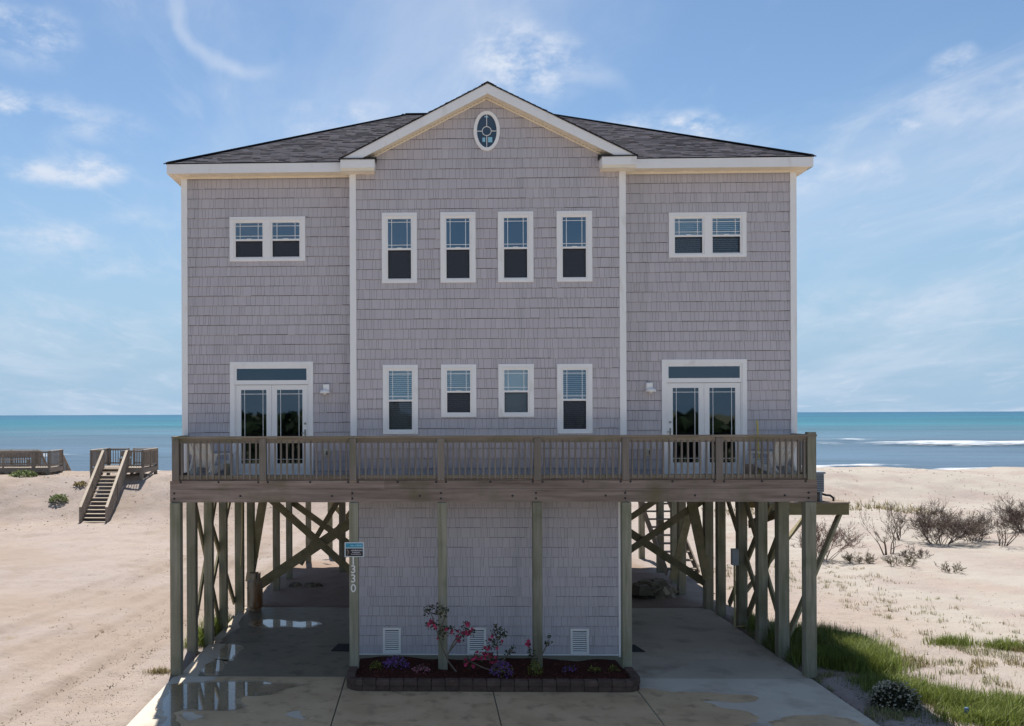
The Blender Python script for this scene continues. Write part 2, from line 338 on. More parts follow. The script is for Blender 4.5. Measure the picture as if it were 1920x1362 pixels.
def height(x, y):
    x = np.asarray(x, float); y = np.asarray(y, float)
    lw = 1 - sst(-12, 6, x)
    far = sst(8, 25, y)
    n1 = fbm(x, y, 7.0, 3, 4); n2 = fbm(x, y, 1.6, 11, 3); n3 = fbm(x, y, .45, 23, 2)
    left = 2.25 * sst(26.2, 33.5, y) + .22 * n1 * far
    right = 1.20 * sst(36, 50, y + 3.0 * fbm(x, y, 20, 5, 2)) - .25 * sst(24, 34, y) * (1 - sst(38, 46, y)) + .42 * n1 * sst(14, 26, y)
    dl = sst(37, 56, y); dr = sst(54, 76, y)
    z = lw * (left * (1 - dl) + dl * (SEA - 1.2)) + (1 - lw) * (right * (1 - dr) + dr * (SEA - 1.2))
    z = z - .6 * sst(90, 130, y)
    amp = np.where(y > 20, 1.6, 1.0)
    z = z + (.10 * n2 * (.5 + far) + .055 * n3 * amp) * (1 - .5 * sst(60, 70, y))
    # soft ruts of car tyres on the sand left of the house
    for off, dep, sl_, ph in RUTS:
        q = x - (off + sl_ * (y + 3) + .35 * np.sin(y * .16 + ph)); g = np.exp(-(q / .17) ** 2) - .7 * np.exp(-((np.abs(q) - .36) / .15) ** 2)
        z = z - dep * g * (1 + .8 * n2) * (1 - sst(20, 26, y)) * sst(-16, -8, y)
    # level pad of the driveway and floor slab
    d = np.maximum(np.maximum(np.abs(x) - 7.15, y - 6.0), -16.2 - y)
    pad = 1 - sst(0.02, .16, d)
    z = z * (1 - pad) - .13 * pad
    out = sst(.16, 1.2, d)
    z = z + .02 * (1 - pad) * (1 - out)
    # street side: flattens behind the camera
    bk = 1 - sst(-26, -20, y); z = z * (1 - bk) + (-.10) * bk
    return z
def sand_mat():
    m = bpy.data.materials.new('sand'); m.use_nodes = True; t = m.node_tree; b = t.nodes['Principled BSDF']
    b.inputs['Roughness'].default_value = .92; b.inputs['Specular IOR Level'].default_value = .12
    def n(ty, **k):
        x = t.nodes.new(ty)
        for a, v in k.items(): setattr(x, a, v)
        return x
    g = n('ShaderNodeNewGeometry'); P = g.outputs['Position']
    def noise(scale, det=6, ms=(1, 1, 1), r=.6):
        mp = n('ShaderNodeMapping'); mp.inputs['Scale'].default_value = ms; t.links.new(P, mp.inputs[0])
        z = n('ShaderNodeTexNoise'); z.inputs['Scale'].default_value = scale; z.inputs['Detail'].default_value = det; z.inputs['Roughness'].default_value = r
        t.links.new(mp.outputs[0], z.inputs['Vector']); return z.outputs['Fac']
    def mr(v, a, c, lo=0, hi=1, sm=True):
        x = n('ShaderNodeMapRange', interpolation_type='SMOOTHSTEP' if sm else 'LINEAR'); t.links.new(v, x.inputs[0])
        for i, q in enumerate((a, c, lo, hi)): x.inputs[i + 1].default_value = q
        return x.outputs[0]
    def mixc(f, A, B):
        x = n('ShaderNodeMix', data_type='RGBA'); t.links.new(f, x.inputs['Factor'])
        for s, v in (('A', A), ('B', B)):
            if isinstance(v, tuple): x.inputs[s].default_value = (*v, 1)
            else: t.links.new(v, x.inputs[s])
        return x.outputs['Result']
    def mul(a, c):
        x = n('ShaderNodeMath', operation='MULTIPLY'); t.links.new(a, x.inputs[0])
        if isinstance(c, float): x.inputs[1].default_value = c
        else: t.links.new(c, x.inputs[1])
        return x.outputs[0]
    sp = n('ShaderNodeSeparateXYZ'); t.links.new(P, sp.inputs[0])
    c = mixc(mr(noise(.16, 5), .35, .65), (.325, .270, .235), (.305, .262, .240))
    c = mixc(mr(noise(.5, 7), .50, .75), c, (.250, .205, .172))
    c = mixc(mr(noise(5, 6), .58, .78), c, (.20, .16, .12))
    c = mixc(mr(noise(1.7, 8, (1, .45, 1), .72), .54, .72), c, (.255, .205, .16))
    c = mixc(mr(noise(38, 3), .62, .74), c, (.17, .14, .11))
    at = n('ShaderNodeAttribute', attribute_name='rut'); c = mixc(mul(at.outputs['Fac'], .65), c, (.225, .180, .145))
    c = mixc(mul(mr(noise(.11, 4), .47, .62), mr(sp.outputs[0], -7, -9)), c, (.285, .232, .195))
    # bleached, shell-strewn sand further right
    c = mixc(mul(mr(sp.outputs[0], 9, 14), mr(noise(.25, 5), .35, .6)), c, (.350, .318, .28))
    # house shade painted in brown on the sand beneath and behind it
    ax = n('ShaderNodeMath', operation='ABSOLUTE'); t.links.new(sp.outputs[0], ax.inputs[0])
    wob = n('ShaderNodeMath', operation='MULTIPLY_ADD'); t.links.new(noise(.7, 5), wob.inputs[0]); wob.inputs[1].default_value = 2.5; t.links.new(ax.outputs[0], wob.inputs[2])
    under_shade = mul(mul(mr(wob.outputs[0], 8.6, 7.6), mr(sp.outputs[1], 17, 13)), mr(sp.outputs[1], 4, 5))
    c = mixc(under_shade, c, (.25, .185, .145))
    # scrub beyond the street behind the camera
    c = mixc(mr(sp.outputs[1], -60, -70), c, mixc(mr(noise(.4, 6), .4, .6), (.13, .13, .06), (.26, .215, .13)))
    # wet band by the water
    c = mixc(mr(sp.outputs[2], -1.3, -1.7), c, (.22, .18, .145))
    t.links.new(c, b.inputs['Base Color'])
    bp = n('ShaderNodeBump'); bp.inputs['Strength'].default_value = .8; bp.inputs['Distance'].default_value = .075
    ad = n('ShaderNodeMath', operation='ADD'); t.links.new(noise(3.2, 7, (1, 1, 1), .68), ad.inputs[0]); t.links.new(mul(noise(16, 5), .5), ad.inputs[1])
    t.links.new(ad.outputs[0], bp.inputs['Height']); t.links.new(bp.outputs[0], b.inputs['Normal'])
    return m
def axis(segs):
    r = [segs[0][0]]
    for a, b, s0, s1 in segs:
        x = a
        while x < b - 1e-6:
            k = (x - a) / (b - a); x = min(b, x + s0 + (s1 - s0) * k); r.append(x)
    return np.unique(np.round(np.array(r), 4))
def ground():
    xs = axis([(-4000, -120, 600, 30), (-120, -34, 8, .5), (-34, -14, .42, .18), (-14, 16, .125, .125), (16, 40, .18, .4), (40, 130, .5, 8), (130, 4000, 30, 600)])
    ys = axis([(-4000, -120, 600, 30), (-120, -20, 8, .8), (-20, -6, .5, .13), (-6, 8, .125, .125), (8, 24, .14, .25), (24, 62, .25, .5), (62, 135, 1, 6)])
    X, Y = np.meshgrid(xs, ys); Z = height(X, Y); nx, ny = len(xs), len(ys)
    v = np.stack([X.ravel(), Y.ravel(), Z.ravel()], 1)
    i = np.arange(nx * ny).reshape(ny, nx); f = np.stack([i[:-1, :-1], i[:-1, 1:], i[1:, 1:], i[1:, :-1]], -1).reshape(-1, 4)
    me = bpy.data.meshes.new('sand_ground'); me.vertices.add(len(v)); me.vertices.foreach_set('co', v.ravel())
    me.loops.add(f.size); me.loops.foreach_set('vertex_index', f.ravel()); me.polygons.add(len(f))
    me.polygons.foreach_set('loop_start', np.arange(0, f.size, 4)); me.polygons.foreach_set('loop_total', np.full(len(f), 4))
    me.polygons.foreach_set('use_smooth', np.ones(len(f), bool)); me.update(calc_edges=True)
    at = me.attributes.new('rut', 'FLOAT', 'POINT'); at.data.foreach_set('value', np.clip(rutmask(X, Y), 0, 1).ravel().astype(np.float32))
    me.materials.append(sand_mat()); o = link('sand_ground', me); o['kind'] = 'structure'
ground()
def gz(x, y): return float(height(np.array([x]), np.array([y]))[0])

def sea_mat():
    m = bpy.data.materials.new('sea_water'); m.use_nodes = True; t = m.node_tree; b = t.nodes['Principled BSDF']
    b.inputs['Roughness'].default_value = .32; b.inputs['IOR'].default_value = 1.33; b.inputs['Specular IOR Level'].default_value = .06
    g = t.nodes.new('ShaderNodeNewGeometry'); sp = t.nodes.new('ShaderNodeSeparateXYZ'); t.links.new(g.outputs['Position'], sp.inputs[0])
    def noise(scale, ms, det=5):
        mp = t.nodes.new('ShaderNodeMapping'); mp.inputs['Scale'].default_value = ms; t.links.new(g.outputs['Position'], mp.inputs[0])
        z = t.nodes.new('ShaderNodeTexNoise'); z.inputs['Scale'].default_value = scale; z.inputs['Detail'].default_value = det; z.inputs['Roughness'].default_value = .62
        t.links.new(mp.outputs[0], z.inputs['Vector']); return z.outputs['Fac']
    # depth zones by distance from the shore
    lg = t.nodes.new('ShaderNodeMath'); lg.operation = 'LOGARITHM'; lg.inputs[1].default_value = 10; t.links.new(sp.outputs[1], lg.inputs[0])
    ad = t.nodes.new('ShaderNodeMath'); ad.operation = 'MULTIPLY_ADD'; t.links.new(noise(.02, (.12, 1, 1)), ad.inputs[0]); ad.inputs[1].default_value = .5; t.links.new(lg.outputs[0], ad.inputs[2])
    rp = t.nodes.new('ShaderNodeValToRGB'); t.links.new(ad.outputs[0], rp.inputs[0])
    mr = t.nodes.new('ShaderNodeMapRange'); t.links.new(ad.outputs[0], mr.inputs[0]); mr.inputs[1].default_value = 2.0; mr.inputs[2].default_value = 4.4
    t.links.new(mr.outputs[0], rp.inputs[0])
    e = rp.color_ramp.elements
    e[0].position = 0.0; e[0].color = (.085, .115, .14, 1); e[1].position = 1.0; e[1].color = (.007, .072, .150, 1)
    for p, c in ((.12, (.080, .128, .185)), (.24, (.082, .135, .19)), (.34, (.066, .136, .182)), (.42, (.024, .128, .168)), (.55, (.010, .112, .168)), (.74, (.006, .088, .158))):
        q = e.new(p); q.color = (*c, 1)
    n1 = noise(.09, (.22, 1, 1), 7); n2 = noise(.5, (.3, 1, 1), 5)
    mx = t.nodes.new('ShaderNodeMix'); mx.data_type = 'RGBA'; r2 = t.nodes.new('ShaderNodeMapRange'); t.links.new(n1, r2.inputs[0]); r2.inputs[1].default_value = .52; r2.inputs[2].default_value = .70; r2.inputs[4].default_value = .85
    t.links.new(r2.outputs[0], mx.inputs['Factor']); t.links.new(rp.outputs[0], mx.inputs['A']); mx.inputs['B'].default_value = (.05, .085, .118, 1)
    n3 = noise(.010, (.25, 1, 1), 6); n4 = noise(.0022, (.3, 1, 1), 6)
    sm = t.nodes.new('ShaderNodeMath'); sm.operation = 'ADD'; t.links.new(n3, sm.inputs[0]); t.links.new(n4, sm.inputs[1])
    r3 = t.nodes.new('ShaderNodeMapRange'); t.links.new(sm.outputs[0], r3.inputs[0]); r3.inputs[1].default_value = .75; r3.inputs[2].default_value = 1.25; r3.inputs[3].default_value = .62; r3.inputs[4].default_value = 1.3
    hv = t.nodes.new('ShaderNodeHueSaturation'); t.links.new(r3.outputs[0], hv.inputs['Value']); t.links.new(mx.outputs['Result'], hv.inputs['Color'])
    t.links.new(hv.outputs[0], b.inputs['Base Color'])
    bp = t.nodes.new('ShaderNodeBump'); bp.inputs['Strength'].default_value = .7; bp.inputs['Distance'].default_value = 1.0
    a2 = t.nodes.new('ShaderNodeMath'); a2.operation = 'MULTIPLY_ADD'; t.links.new(n2, a2.inputs[0]); a2.inputs[1].default_value = .35; t.links.new(n1, a2.inputs[2])
    t.links.new(a2.outputs[0], bp.inputs['Height']); t.links.new(bp.outputs[0], b.inputs['Normal'])
    return m
def sea():
    mb = MB(); ys = [52, 70, 100, 150, 250, 600, 2000, 8000, 40000]; xs = [-40000, -6000, -600, -150, 0, 150, 600, 6000, 40000]
    for y0, y1 in zip(ys, ys[1:]):
        for x0, x1 in zip(xs, xs[1:]): mb.face([(x0, y0, SEA), (x1, y0, SEA), (x1, y1, SEA), (x0, y1, SEA)])
    o = mb.obj('sea', sea_mat()); o['kind'] = 'structure'
sea()
def foam_mat():
    m = mat('sea_foam', (.80, .82, .84), rough=.8, spec=.2); t = m.node_tree; b = t.nodes['Principled BSDF']
    g = t.nodes.new('ShaderNodeNewGeometry'); mp = t.nodes.new('ShaderNodeMapping'); mp.inputs['Scale'].default_value = (.25, 1, 1); t.links.new(g.outputs['Position'], mp.inputs[0])
    z = t.nodes.new('ShaderNodeTexNoise'); z.inputs['Scale'].default_value = .7; z.inputs['Detail'].default_value = 9; z.inputs['Roughness'].default_value = .72; t.links.new(mp.outputs[0], z.inputs['Vector'])
    at = t.nodes.new('ShaderNodeAttribute'); at.attribute_name = 'dens'
    a = t.nodes.new('ShaderNodeMath'); a.operation = 'ADD'; t.links.new(z.outputs['Fac'], a.inputs[0]); t.links.new(at.outputs['Fac'], a.inputs[1])
    r = t.nodes.new('ShaderNodeMapRange'); t.links.new(a.outputs[0], r.inputs[0]); r.inputs[1].default_value = .78; r.inputs[2].default_value = 1.12
    t.links.new(r.outputs[0], b.inputs['Alpha']); return m
MT['foam'] = foam_mat()
def breaker(x0, x1, y, depth, h, dens, seed, label):
    nx, ny = 140, 9; v = []; f = []; dn = []
    for i in range(nx + 1):
        u = i / nx; x = x0 + (x1 - x0) * u; yy = y + 2.2 * math.sin(u * 9 + seed) + 5 * vnoise(np.array([u * 7.0]), np.array([seed * 3.1]), 5)[0]
        env = max(0, math.sin(math.pi * min(1, max(0, u)))) ** .5 * (.6 + .8 * (vnoise(np.array([u * 11.0]), np.array([seed * 1.7]), 9)[0] + .5))
        for j in range(ny + 1):
            w = j / ny; v.append((x, yy + (w - .4) * depth * (.5 + env), SEA + .03 + h * env * math.sin(math.pi * w) ** 1.5)); dn.append(dens * env * math.sin(math.pi * min(1, w * 1.0)) ** .7)
    for i in range(nx):
        for j in range(ny): a = i * (ny + 1) + j; f.append((a, a + ny + 1, a + ny + 2, a + 1))
    me = bpy.data.meshes.new('breaking_wave'); me.from_pydata(v, [], f); me.materials.append(MT['foam'])
    at = me.attributes.new('dens', 'FLOAT', 'POINT'); at.data.foreach_set('value', np.array(dn, np.float32)); me.polygons.foreach_set('use_smooth', [True] * len(f))
    tag(link('breaking_wave', me), label, 'wave', 'waves breaking off the beach')
breaker(86, 175, 196, 22, .9, .46, 1, 'long white breaker offshore at the right, widest of the waves')
breaker(70, 135, 232, 14, .5, .36, 2, 'faint broken foam line beyond the long white breaker at the right')
breaker(-115, -62, 150, 12, .6, .5, 3, 'white breaker behind the far left boardwalk')
breaker(-34, -28, 262, 9, .5, .75, 4, 'tiny white fleck of foam just left of the house')
breaker(-150, -90, 128, 8, .35, .45, 8, 'thin broken foam line at the far left behind the boardwalk')
breaker(110, 190, 150, 9, .3, .40, 9, 'faint foam line in front of the long white breaker at the right')
breaker(62, 100, 101, 7, .35, .62, 5, 'foam washing up on the beach behind the right dune')
breaker(-66, -34, 99, 7, .3, .60, 6, 'foam washing up the beach behind the left dune')
breaker(40, 72, 112, 6, .2, .48, 7, 'thin foam line near the shore beside the right corner of the deck')

# ------------------------------------------------------------------ driveway and slabs
dw = bpy.data.objects.new('driveway', None); COL.objects.link(dw); dw['kind'] = 'structure'
for x0, x1, y0, y1 in [(-7.2, -3.302, -8.4, -1.31), (-3.278, -.051, -8.4, -1.31), (-.029, 3.044, -8.4, -1.31), (3.068, 7.12, -8.4, -1.31),
                       (-7.2, -3.302, -16.2, -8.41), (-3.278, -.051, -16.2, -8.41), (-.029, 3.044, -16.2, -8.41), (3.068, 7.12, -16.2, -8.41),
                       (-7.1, -3.2, -1.30, 1.60), (-7.1, -3.2, 1.61, 6.05), (3.2, 7.1, -1.30, .35), (3.2, 7.1, .36, 3.3), (3.2, 7.1, 3.31, 6.05), (-3.19, 3.19, -1.30, 6.05)]:
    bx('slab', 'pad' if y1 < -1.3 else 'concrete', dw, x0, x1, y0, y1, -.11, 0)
def sheet(name, pts, z, m, wob=.0, seed=0, kind='structure', clip=None, rag=.28):
    out = []; n = len(pts); r = random.Random(seed)
    for i in range(n):                      # Catmull-Rom outline with a ragged rim
        p0, p1, p2, p3 = [Vector(pts[(i + k) % n]) for k in (-1, 0, 1, 2)]
        for k in range(14):
            t = k / 14; q = .5 * ((2 * p1) + (p2 - p0) * t + (2 * p0 - 5 * p1 + 4 * p2 - p3) * t * t + (3 * p1 - p0 - 3 * p2 + p3) * t ** 3)
            nz = lambda sc, sd: float(vnoise(np.array([q.x / sc]), np.array([q.y / sc]), sd)[0])
            qx = q.x + rag * (nz(.55, 81) + .45 * nz(.17, 82)) + r.uniform(-wob, wob) * .5; qy = q.y + rag * (nz(.55, 83) + .45 * nz(.17, 84)) + r.uniform(-wob, wob) * .5
            if clip: qx = min(max(qx, clip[0]), clip[1]); qy = min(max(qy, clip[2]), clip[3])
            out.append((qx, qy, z))
    mb = MB(); mb.face(out); o = mb.obj(name, m); o['kind'] = kind; return o
MT['damp_ring'] = wet('wet_margin', (.36, .265, .165), (.29, .21, .13), .30, .3, .25)
_sheet = sheet
def sheet(name, pts, z, m, *a, **k):
    if name == 'puddle':
        c = sum((Vector(p) for p in pts), Vector((0, 0))) / len(pts)
        _sheet('wet_patch', [tuple(Vector(p) + (Vector(p) - c).normalized() * .13) for p in pts], z - .002, 'damp_ring', .02, 0, rag=.28)
    return _sheet(name, pts, z, m, *a, **k)
damp = [(-7.0, -1.95), (-6.3, -1.72), (-5.9, -1.1), (-3.0, -1.1), (-2.95, -3), (-3.0, -5.5), (-5.2, -6.4), (-6.35, -5.4), (-6.55, -4.6), (-6.82, -3.2), (-7.05, -2.3)]
sheet('wet_patch', damp, .004, 'damp', .02, 1, clip=(-7.19, -3.303, -8.39, -1.312))
sheet('puddle', [(-6.98, -2.0), (-6.4, -1.84), (-5.2, -1.75), (-4.3, -1.95), (-4.7, -2.5), (-5.5, -2.9), (-5.3, -3.4), (-5.7, -3.62), (-6.3, -3.62), (-6.35, -4.1), (-6.1, -4.5), (-6.3, -5.2), (-6.5, -4.7), (-6.78, -3.2), (-7.0, -2.3)], .008, 'puddle', .015, 2)
sheet('dry_patch', [(-6.2, -3.98), (-6.15, -3.74), (-5.95, -3.9), (-5.83, -4.08), (-5.96, -4.24)], .0085, 'pad', .02, 3)
sheet('dry_patch', [(-4.24, -3.8), (-4.12, -3.6), (-4.0, -3.75), (-3.92, -4.05), (-4.1, -3.98)], .0085, 'pad', .02, 4)
sheet('wet_patch', [(-3.6, -1.1), (.3, -1.1), (.3, -3), (.3, -6.6), (-2, -6.8), (-3.6, -6.4), (-3.6, -3)], .004, 'damp', .006, 5, clip=(-3.277, -.052, -8.39, -1.312))
sheet('wet_patch', [(-.4, -1.1), (3.4, -1.1), (3.4, -3), (3.4, -5.8), (1.5, -6.5), (-.4, -6.2), (-.4, -3)], .004, 'damp', .006, 6, clip=(-.028, 3.043, -8.39, -1.312))
sheet('wet_patch', [(2.8, -2.05), (3.7, -2.36), (4.5, -2.30), (5.25, -2.40), (5.45, -2.7), (5.1, -2.98), (4.35, -3.08), (4.6, -3.40), (4.9, -3.66), (4.82, -4.1), (4.5, -4.6), (4.2, -5.4), (2.8, -5.6), (2.8, -3.6)], .004, 'damp', .012, 7, clip=(3.069, 7.1, -8.39, -1.312))
sheet('wet_patch', [(5.2, -4.0), (5.8, -3.75), (6.6, -3.9), (6.9, -4.6), (6.5, -5.5), (5.4, -5.4), (5.0, -4.7)], .004, 'damp', .02, 8)
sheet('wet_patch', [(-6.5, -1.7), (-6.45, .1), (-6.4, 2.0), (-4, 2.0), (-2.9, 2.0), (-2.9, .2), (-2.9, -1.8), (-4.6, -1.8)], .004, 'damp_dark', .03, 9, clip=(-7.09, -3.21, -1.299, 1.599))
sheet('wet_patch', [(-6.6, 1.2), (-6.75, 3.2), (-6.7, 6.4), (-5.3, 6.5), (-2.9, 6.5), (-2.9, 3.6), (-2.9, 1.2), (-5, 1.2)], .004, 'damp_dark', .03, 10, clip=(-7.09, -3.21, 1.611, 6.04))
sheet('puddle', [(-6.3, 3.6), (-5.9, 3.45), (-5.5, 3.6), (-5.0, 3.5), (-4.5, 3.75), (-4.7, 4.1), (-5.2, 4.0), (-5.7, 4.25), (-6.3, 4.1)], .008, 'puddle', .02, 11)
sheet('puddle', [(-6.55, .3), (-6.25, .1), (-6.1, 1.1), (-6.2, 1.4), (-6.5, 1.35)], .008, 'puddle', .02, 12)
sheet('puddle', [(-6.55, -1.0), (-6.3, -1.05), (-6.33, -.2), (-6.5, 0)], .008, 'puddle', .01, 13)
# street behind the camera
MT['asphalt'] = mat('asphalt', (.10, .096, .09), (.13, .125, .115), 2, rough=.9)
o = bx('street', 'asphalt', None, -400, 400, -34, -28, -.2, -.02); o['kind'] = 'structure'

# ------------------------------------------------------------------ the house
H = thing('beach_house', 'grey shingled three storey beach house raised on wooden pilings', 'house')
GP = .5015; GA = 13.6                                   # gable slope and apex
RP = .525; RZ = 11.9                                    # hip roof slope and eave
WIN = []                                                # openings per wall plane: name -> rects
op = {'lw': [], 'rw': [], 'bay': [], 'low': []}
wins = []
def W2(key, Y, x0, x1, z0, z1, units=1, split=.5, **k): op[key].append((x0, x1, z0, z1)); wins.append((Y, x0, x1, z0, z1, units, split, k))
W2('lw', 0, -6.164, -4.335, 9.631, 10.70, 2, .49)
W2('rw', 0, 4.335, 6.160, 9.635, 10.70, 2, .49, blind='full')
for c in (-2.061, -.686, .664, 2.035): W2('bay', -.4, c - .414, c + .414, 9.022, 10.676, 1, .49)
W2('bay', -.4, -2.465, -1.640, 5.470, 7.098, 1, .49, blind='full')
W2('bay', -.4, -1.096, -.270, 5.866, 7.100, 1, .49, blind='upper')
W2('bay', -.4, .247, 1.079, 5.864, 7.103, 1, .49, blind='closed')
W2('bay', -.4, 1.620, 2.440, 5.468, 7.098, 1, .49, blind='dim')
op['lw'].append((-6.17, -4.16, 4.2, 7.21)); op['rw'].append((4.156, 6.157, 4.2, 7.21))
vents = [(-2.506, -2.073, .20, .815), (-.485, -.035, .195, .819), (1.969, 2.41, .18, .80)]
op['low'] += vents
def subtract(rects, holes):
    for a, b, c, d in holes:
        nr = []
        for x0, x1, z0, z1 in rects:
            if x1 <= a or x0 >= b or z1 <= c or z0 >= d: nr.append((x0, x1, z0, z1)); continue
            if z0 < c: nr.append((x0, x1, z0, c))
            if z1 > d: nr.append((x0, x1, d, z1))
            zz0, zz1 = max(z0, c), min(z1, d)
            if x0 < a: nr.append((x0, a, zz0, zz1))
            if x1 > b: nr.append((b, x1, zz0, zz1))
        rects = nr
    return rects
OV = []                                                 # polygonal oval hole is covered by its own frame
def wall(name, Y, x0, x1, z0, z1, holes, top=None):
    mb = MB(); sh = [(a + .05, b - .05, c + .05, d - .05) for a, b, c, d in holes]
    for a, b, c, d in subtract([(x0, x1, z0, z1)], sh): mb.face([(a, Y, c), (b, Y, c), (b, Y, d), (a, Y, d)])
    if top: mb.face([(x0, Y, z1), (x1, Y, z1), (top[0], Y, top[1])])
    for a, b, c, d in sh:
        for p, q in (((a, c), (b, c)), ((b, c), (b, d)), ((b, d), (a, d)), ((a, d), (a, c))):
            mb.face([(p[0], Y, p[1]), (q[0], Y, q[1]), (q[0], Y + .12, q[1]), (p[0], Y + .12, p[1])])
    return mb.obj(name, 'sheath', H)
wall('wall', 0, -7.2, -3.16, 3.86, 11.70, op['lw'])
wall('wall', 0, 3.16, 7.2, 3.86, 11.70, op['rw'])
bw = wall('wall', -.4, -3.165, 3.165, 4.40, 11.78, op['bay'], (0, 13.365))
wall('wall', 0, -3.13, 3.17, .12, 4.0, op['low'])
mb = MB()
for s in (-1, 1):
    mb.face([(s * 3.165, -.4, 4.4), (s * 3.165, 0, 4.4), (s * 3.165, 0, 11.78), (s * 3.165, -.4, 11.78)])
    mb.face([(s * 7.2, 0, 3.86), (s * 7.2, 10.3, 3.86), (s * 7.2, 10.3, 11.7), (s * 7.2, 0, 11.7)])
    mb.face([(s * 3.15, 0, .12), (s * 3.15, 6.0, .12), (s * 3.15, 6.0, 4.0), (s * 3.15, 0, 4.0)])
mb.face([(-7.2, 10.3, 3.86), (7.2, 10.3, 3.86), (7.2, 10.3, 11.7), (-7.2, 10.3, 11.7)])
mb.face([(-3.15, 6, .12), (3.15, 6, .12), (3.15, 6, 4.0), (-3.15, 6, 4.0)])
mb.obj('side_wall', 'sheath', H)
# --- shingles: every course a row of random widths, butts proud, slot between
shing = []                                              # (area, verts builder)
def courses(mapf, x0, x1, z0, z1, holes, expo=.235, phase=0.0, ztop=None, front=True, seed=0):
    r = random.Random(seed); z = z0 + phase
    while z < z1:
        x = x0 - r.uniform(0, .1); jz = 0; run = 0
        while x < x1:
            w = r.choice((.05, .07, .09, .11, .13, .16, .20, .09, .11, .06)) * r.uniform(.9, 1.1)
            if run <= 0: jz = r.uniform(-.006, .006); run = r.randint(3, 9)
            run -= 1
            a, b = max(x, x0), min(x + w, x1); zb = z + jz + r.uniform(-.003, .003); zt = min(z + expo - .009, z1)
            tone = min(1, max(0, r.gauss(.5, .22)))
            if b - a > .015:
                for p, q, c, d in subtract([(a, b, max(zb, z0), zt)], holes):
                    if q - p < .012 or d - c < .012: continue
                    g = .0026
                    dl = dr = d
                    if ztop:
                        dl, dr = min(d, ztop(p)), min(d, ztop(q))
                        if dl < c + .01 and dr < c + .01: continue
                        dl = max(dl, c + .002); dr = max(dr, c + .002)
                    full = (d - c) > expo * .8
                    h = (d - c) / expo
                    o0 = .028; o1 = .028 - .022 * h
                    vv = [(p + g, c, o0), (q - g, c, o0), (q - g, dr, o1), (p + g, dl, o1), (p + g, c, 0), (q - g, c, 0)]
                    shing.append(((q - p) * (d - c) if (front and full) else 0, [mapf(*t) for t in vv], tone))
            x += w
        z += expo
    return
fr = lambda Y: (lambda u, z, o: (u, Y - o, z))
courses(fr(0), -7.19, -3.23, 3.90, 11.70, op['lw'], seed=1, phase=-.03)
courses(fr(0), 3.23, 7.19, 3.90, 11.70, op['rw'], seed=2, phase=-.01)
oval_hole = []
for k in range(16):                                     # stepped opening behind the oval frame
    zc = 12.155 + (k + .5) * .84 / 16; hw_ = .27 * math.sqrt(max(0, 1 - ((zc - 12.575) / .43) ** 2)); oval_hole.append((-hw_, hw_, 12.155 + k * .84 / 16, 12.155 + (k + 1) * .84 / 16))
courses(fr(-.4), -3.09, 3.09, 4.42, 13.4, op['bay'] + oval_hole, seed=3, ztop=lambda x: 13.35 - GP * abs(x))
courses(fr(0), -3.10, 3.12, .20, 4.0, op['low'], seed=4, phase=-.04)
courses(lambda u, z, o: (-7.2 - o, u, z), .03, 10.3, 3.9, 11.7, [], front=False, seed=5)
courses(lambda u, z, o: (7.2 + o, u, z), .03, 10.3, 3.9, 11.7, [], front=False, seed=6)
courses(lambda u, z, o: (-3.15 - o, u, z), .03, 6.0, .2, 4.0, [], front=False, seed=7)
courses(lambda u, z, o: (3.15 + o, u, z), .03, 6.0, .2, 4.0, [], front=False, seed=8)
SF = ((0, 1, 2, 3), (5, 1, 0, 4), (4, 0, 3), (1, 5, 2))
shing.sort(key=lambda t: -t[0])
for ar, vv, tone in shing[:300]:
    mb = MB(); mb.v = vv; mb.f = list(SF); mb.t = [tone] * 4; mb.obj('shingle', 'shingle', H, tone=True)
mb = MB()
for ar, vv, tone in shing[300:]:
    i = len(mb.v); mb.v += vv; mb.f += [tuple(i + k for k in q) for q in SF]; mb.t += [tone] * 4
o = mb.obj('shingle_courses', 'shingle', H, tone=True); o['kind'] = 'stuff'
# --- corner boards
for s in (-1, 1):
    mb = MB().box(s * 7.19, s * 7.335, -.045, -.001, 3.82, 11.69); mb.box(s * 7.225, s * 7.336, -.001, .12, 3.82, 11.69); mb.obj('corner_board', 'trim', H)
    mb = MB().box(s * 3.083, s * 3.233, -.445, -.401, 4.42, 11.62); mb.box(s * 3.167, s * 3.234, -.401, -.03, 4.42, 11.62); mb.obj('corner_board', 'trim', H)
bx('corner_board', 'vinyl', H, 3.115, 3.175, -.04, -.002, .13, 3.9)
bx('drip_strip', 'vinyl', H, -3.10, 3.112, -.032, -.002, .165, .195)
bx('footing', 'footing', H, -3.16, 3.2, -.02, .2, -.02, .118)
bx('footing', 'footing', H, -3.10, 3.1, -.42, -.022, .03, .16)
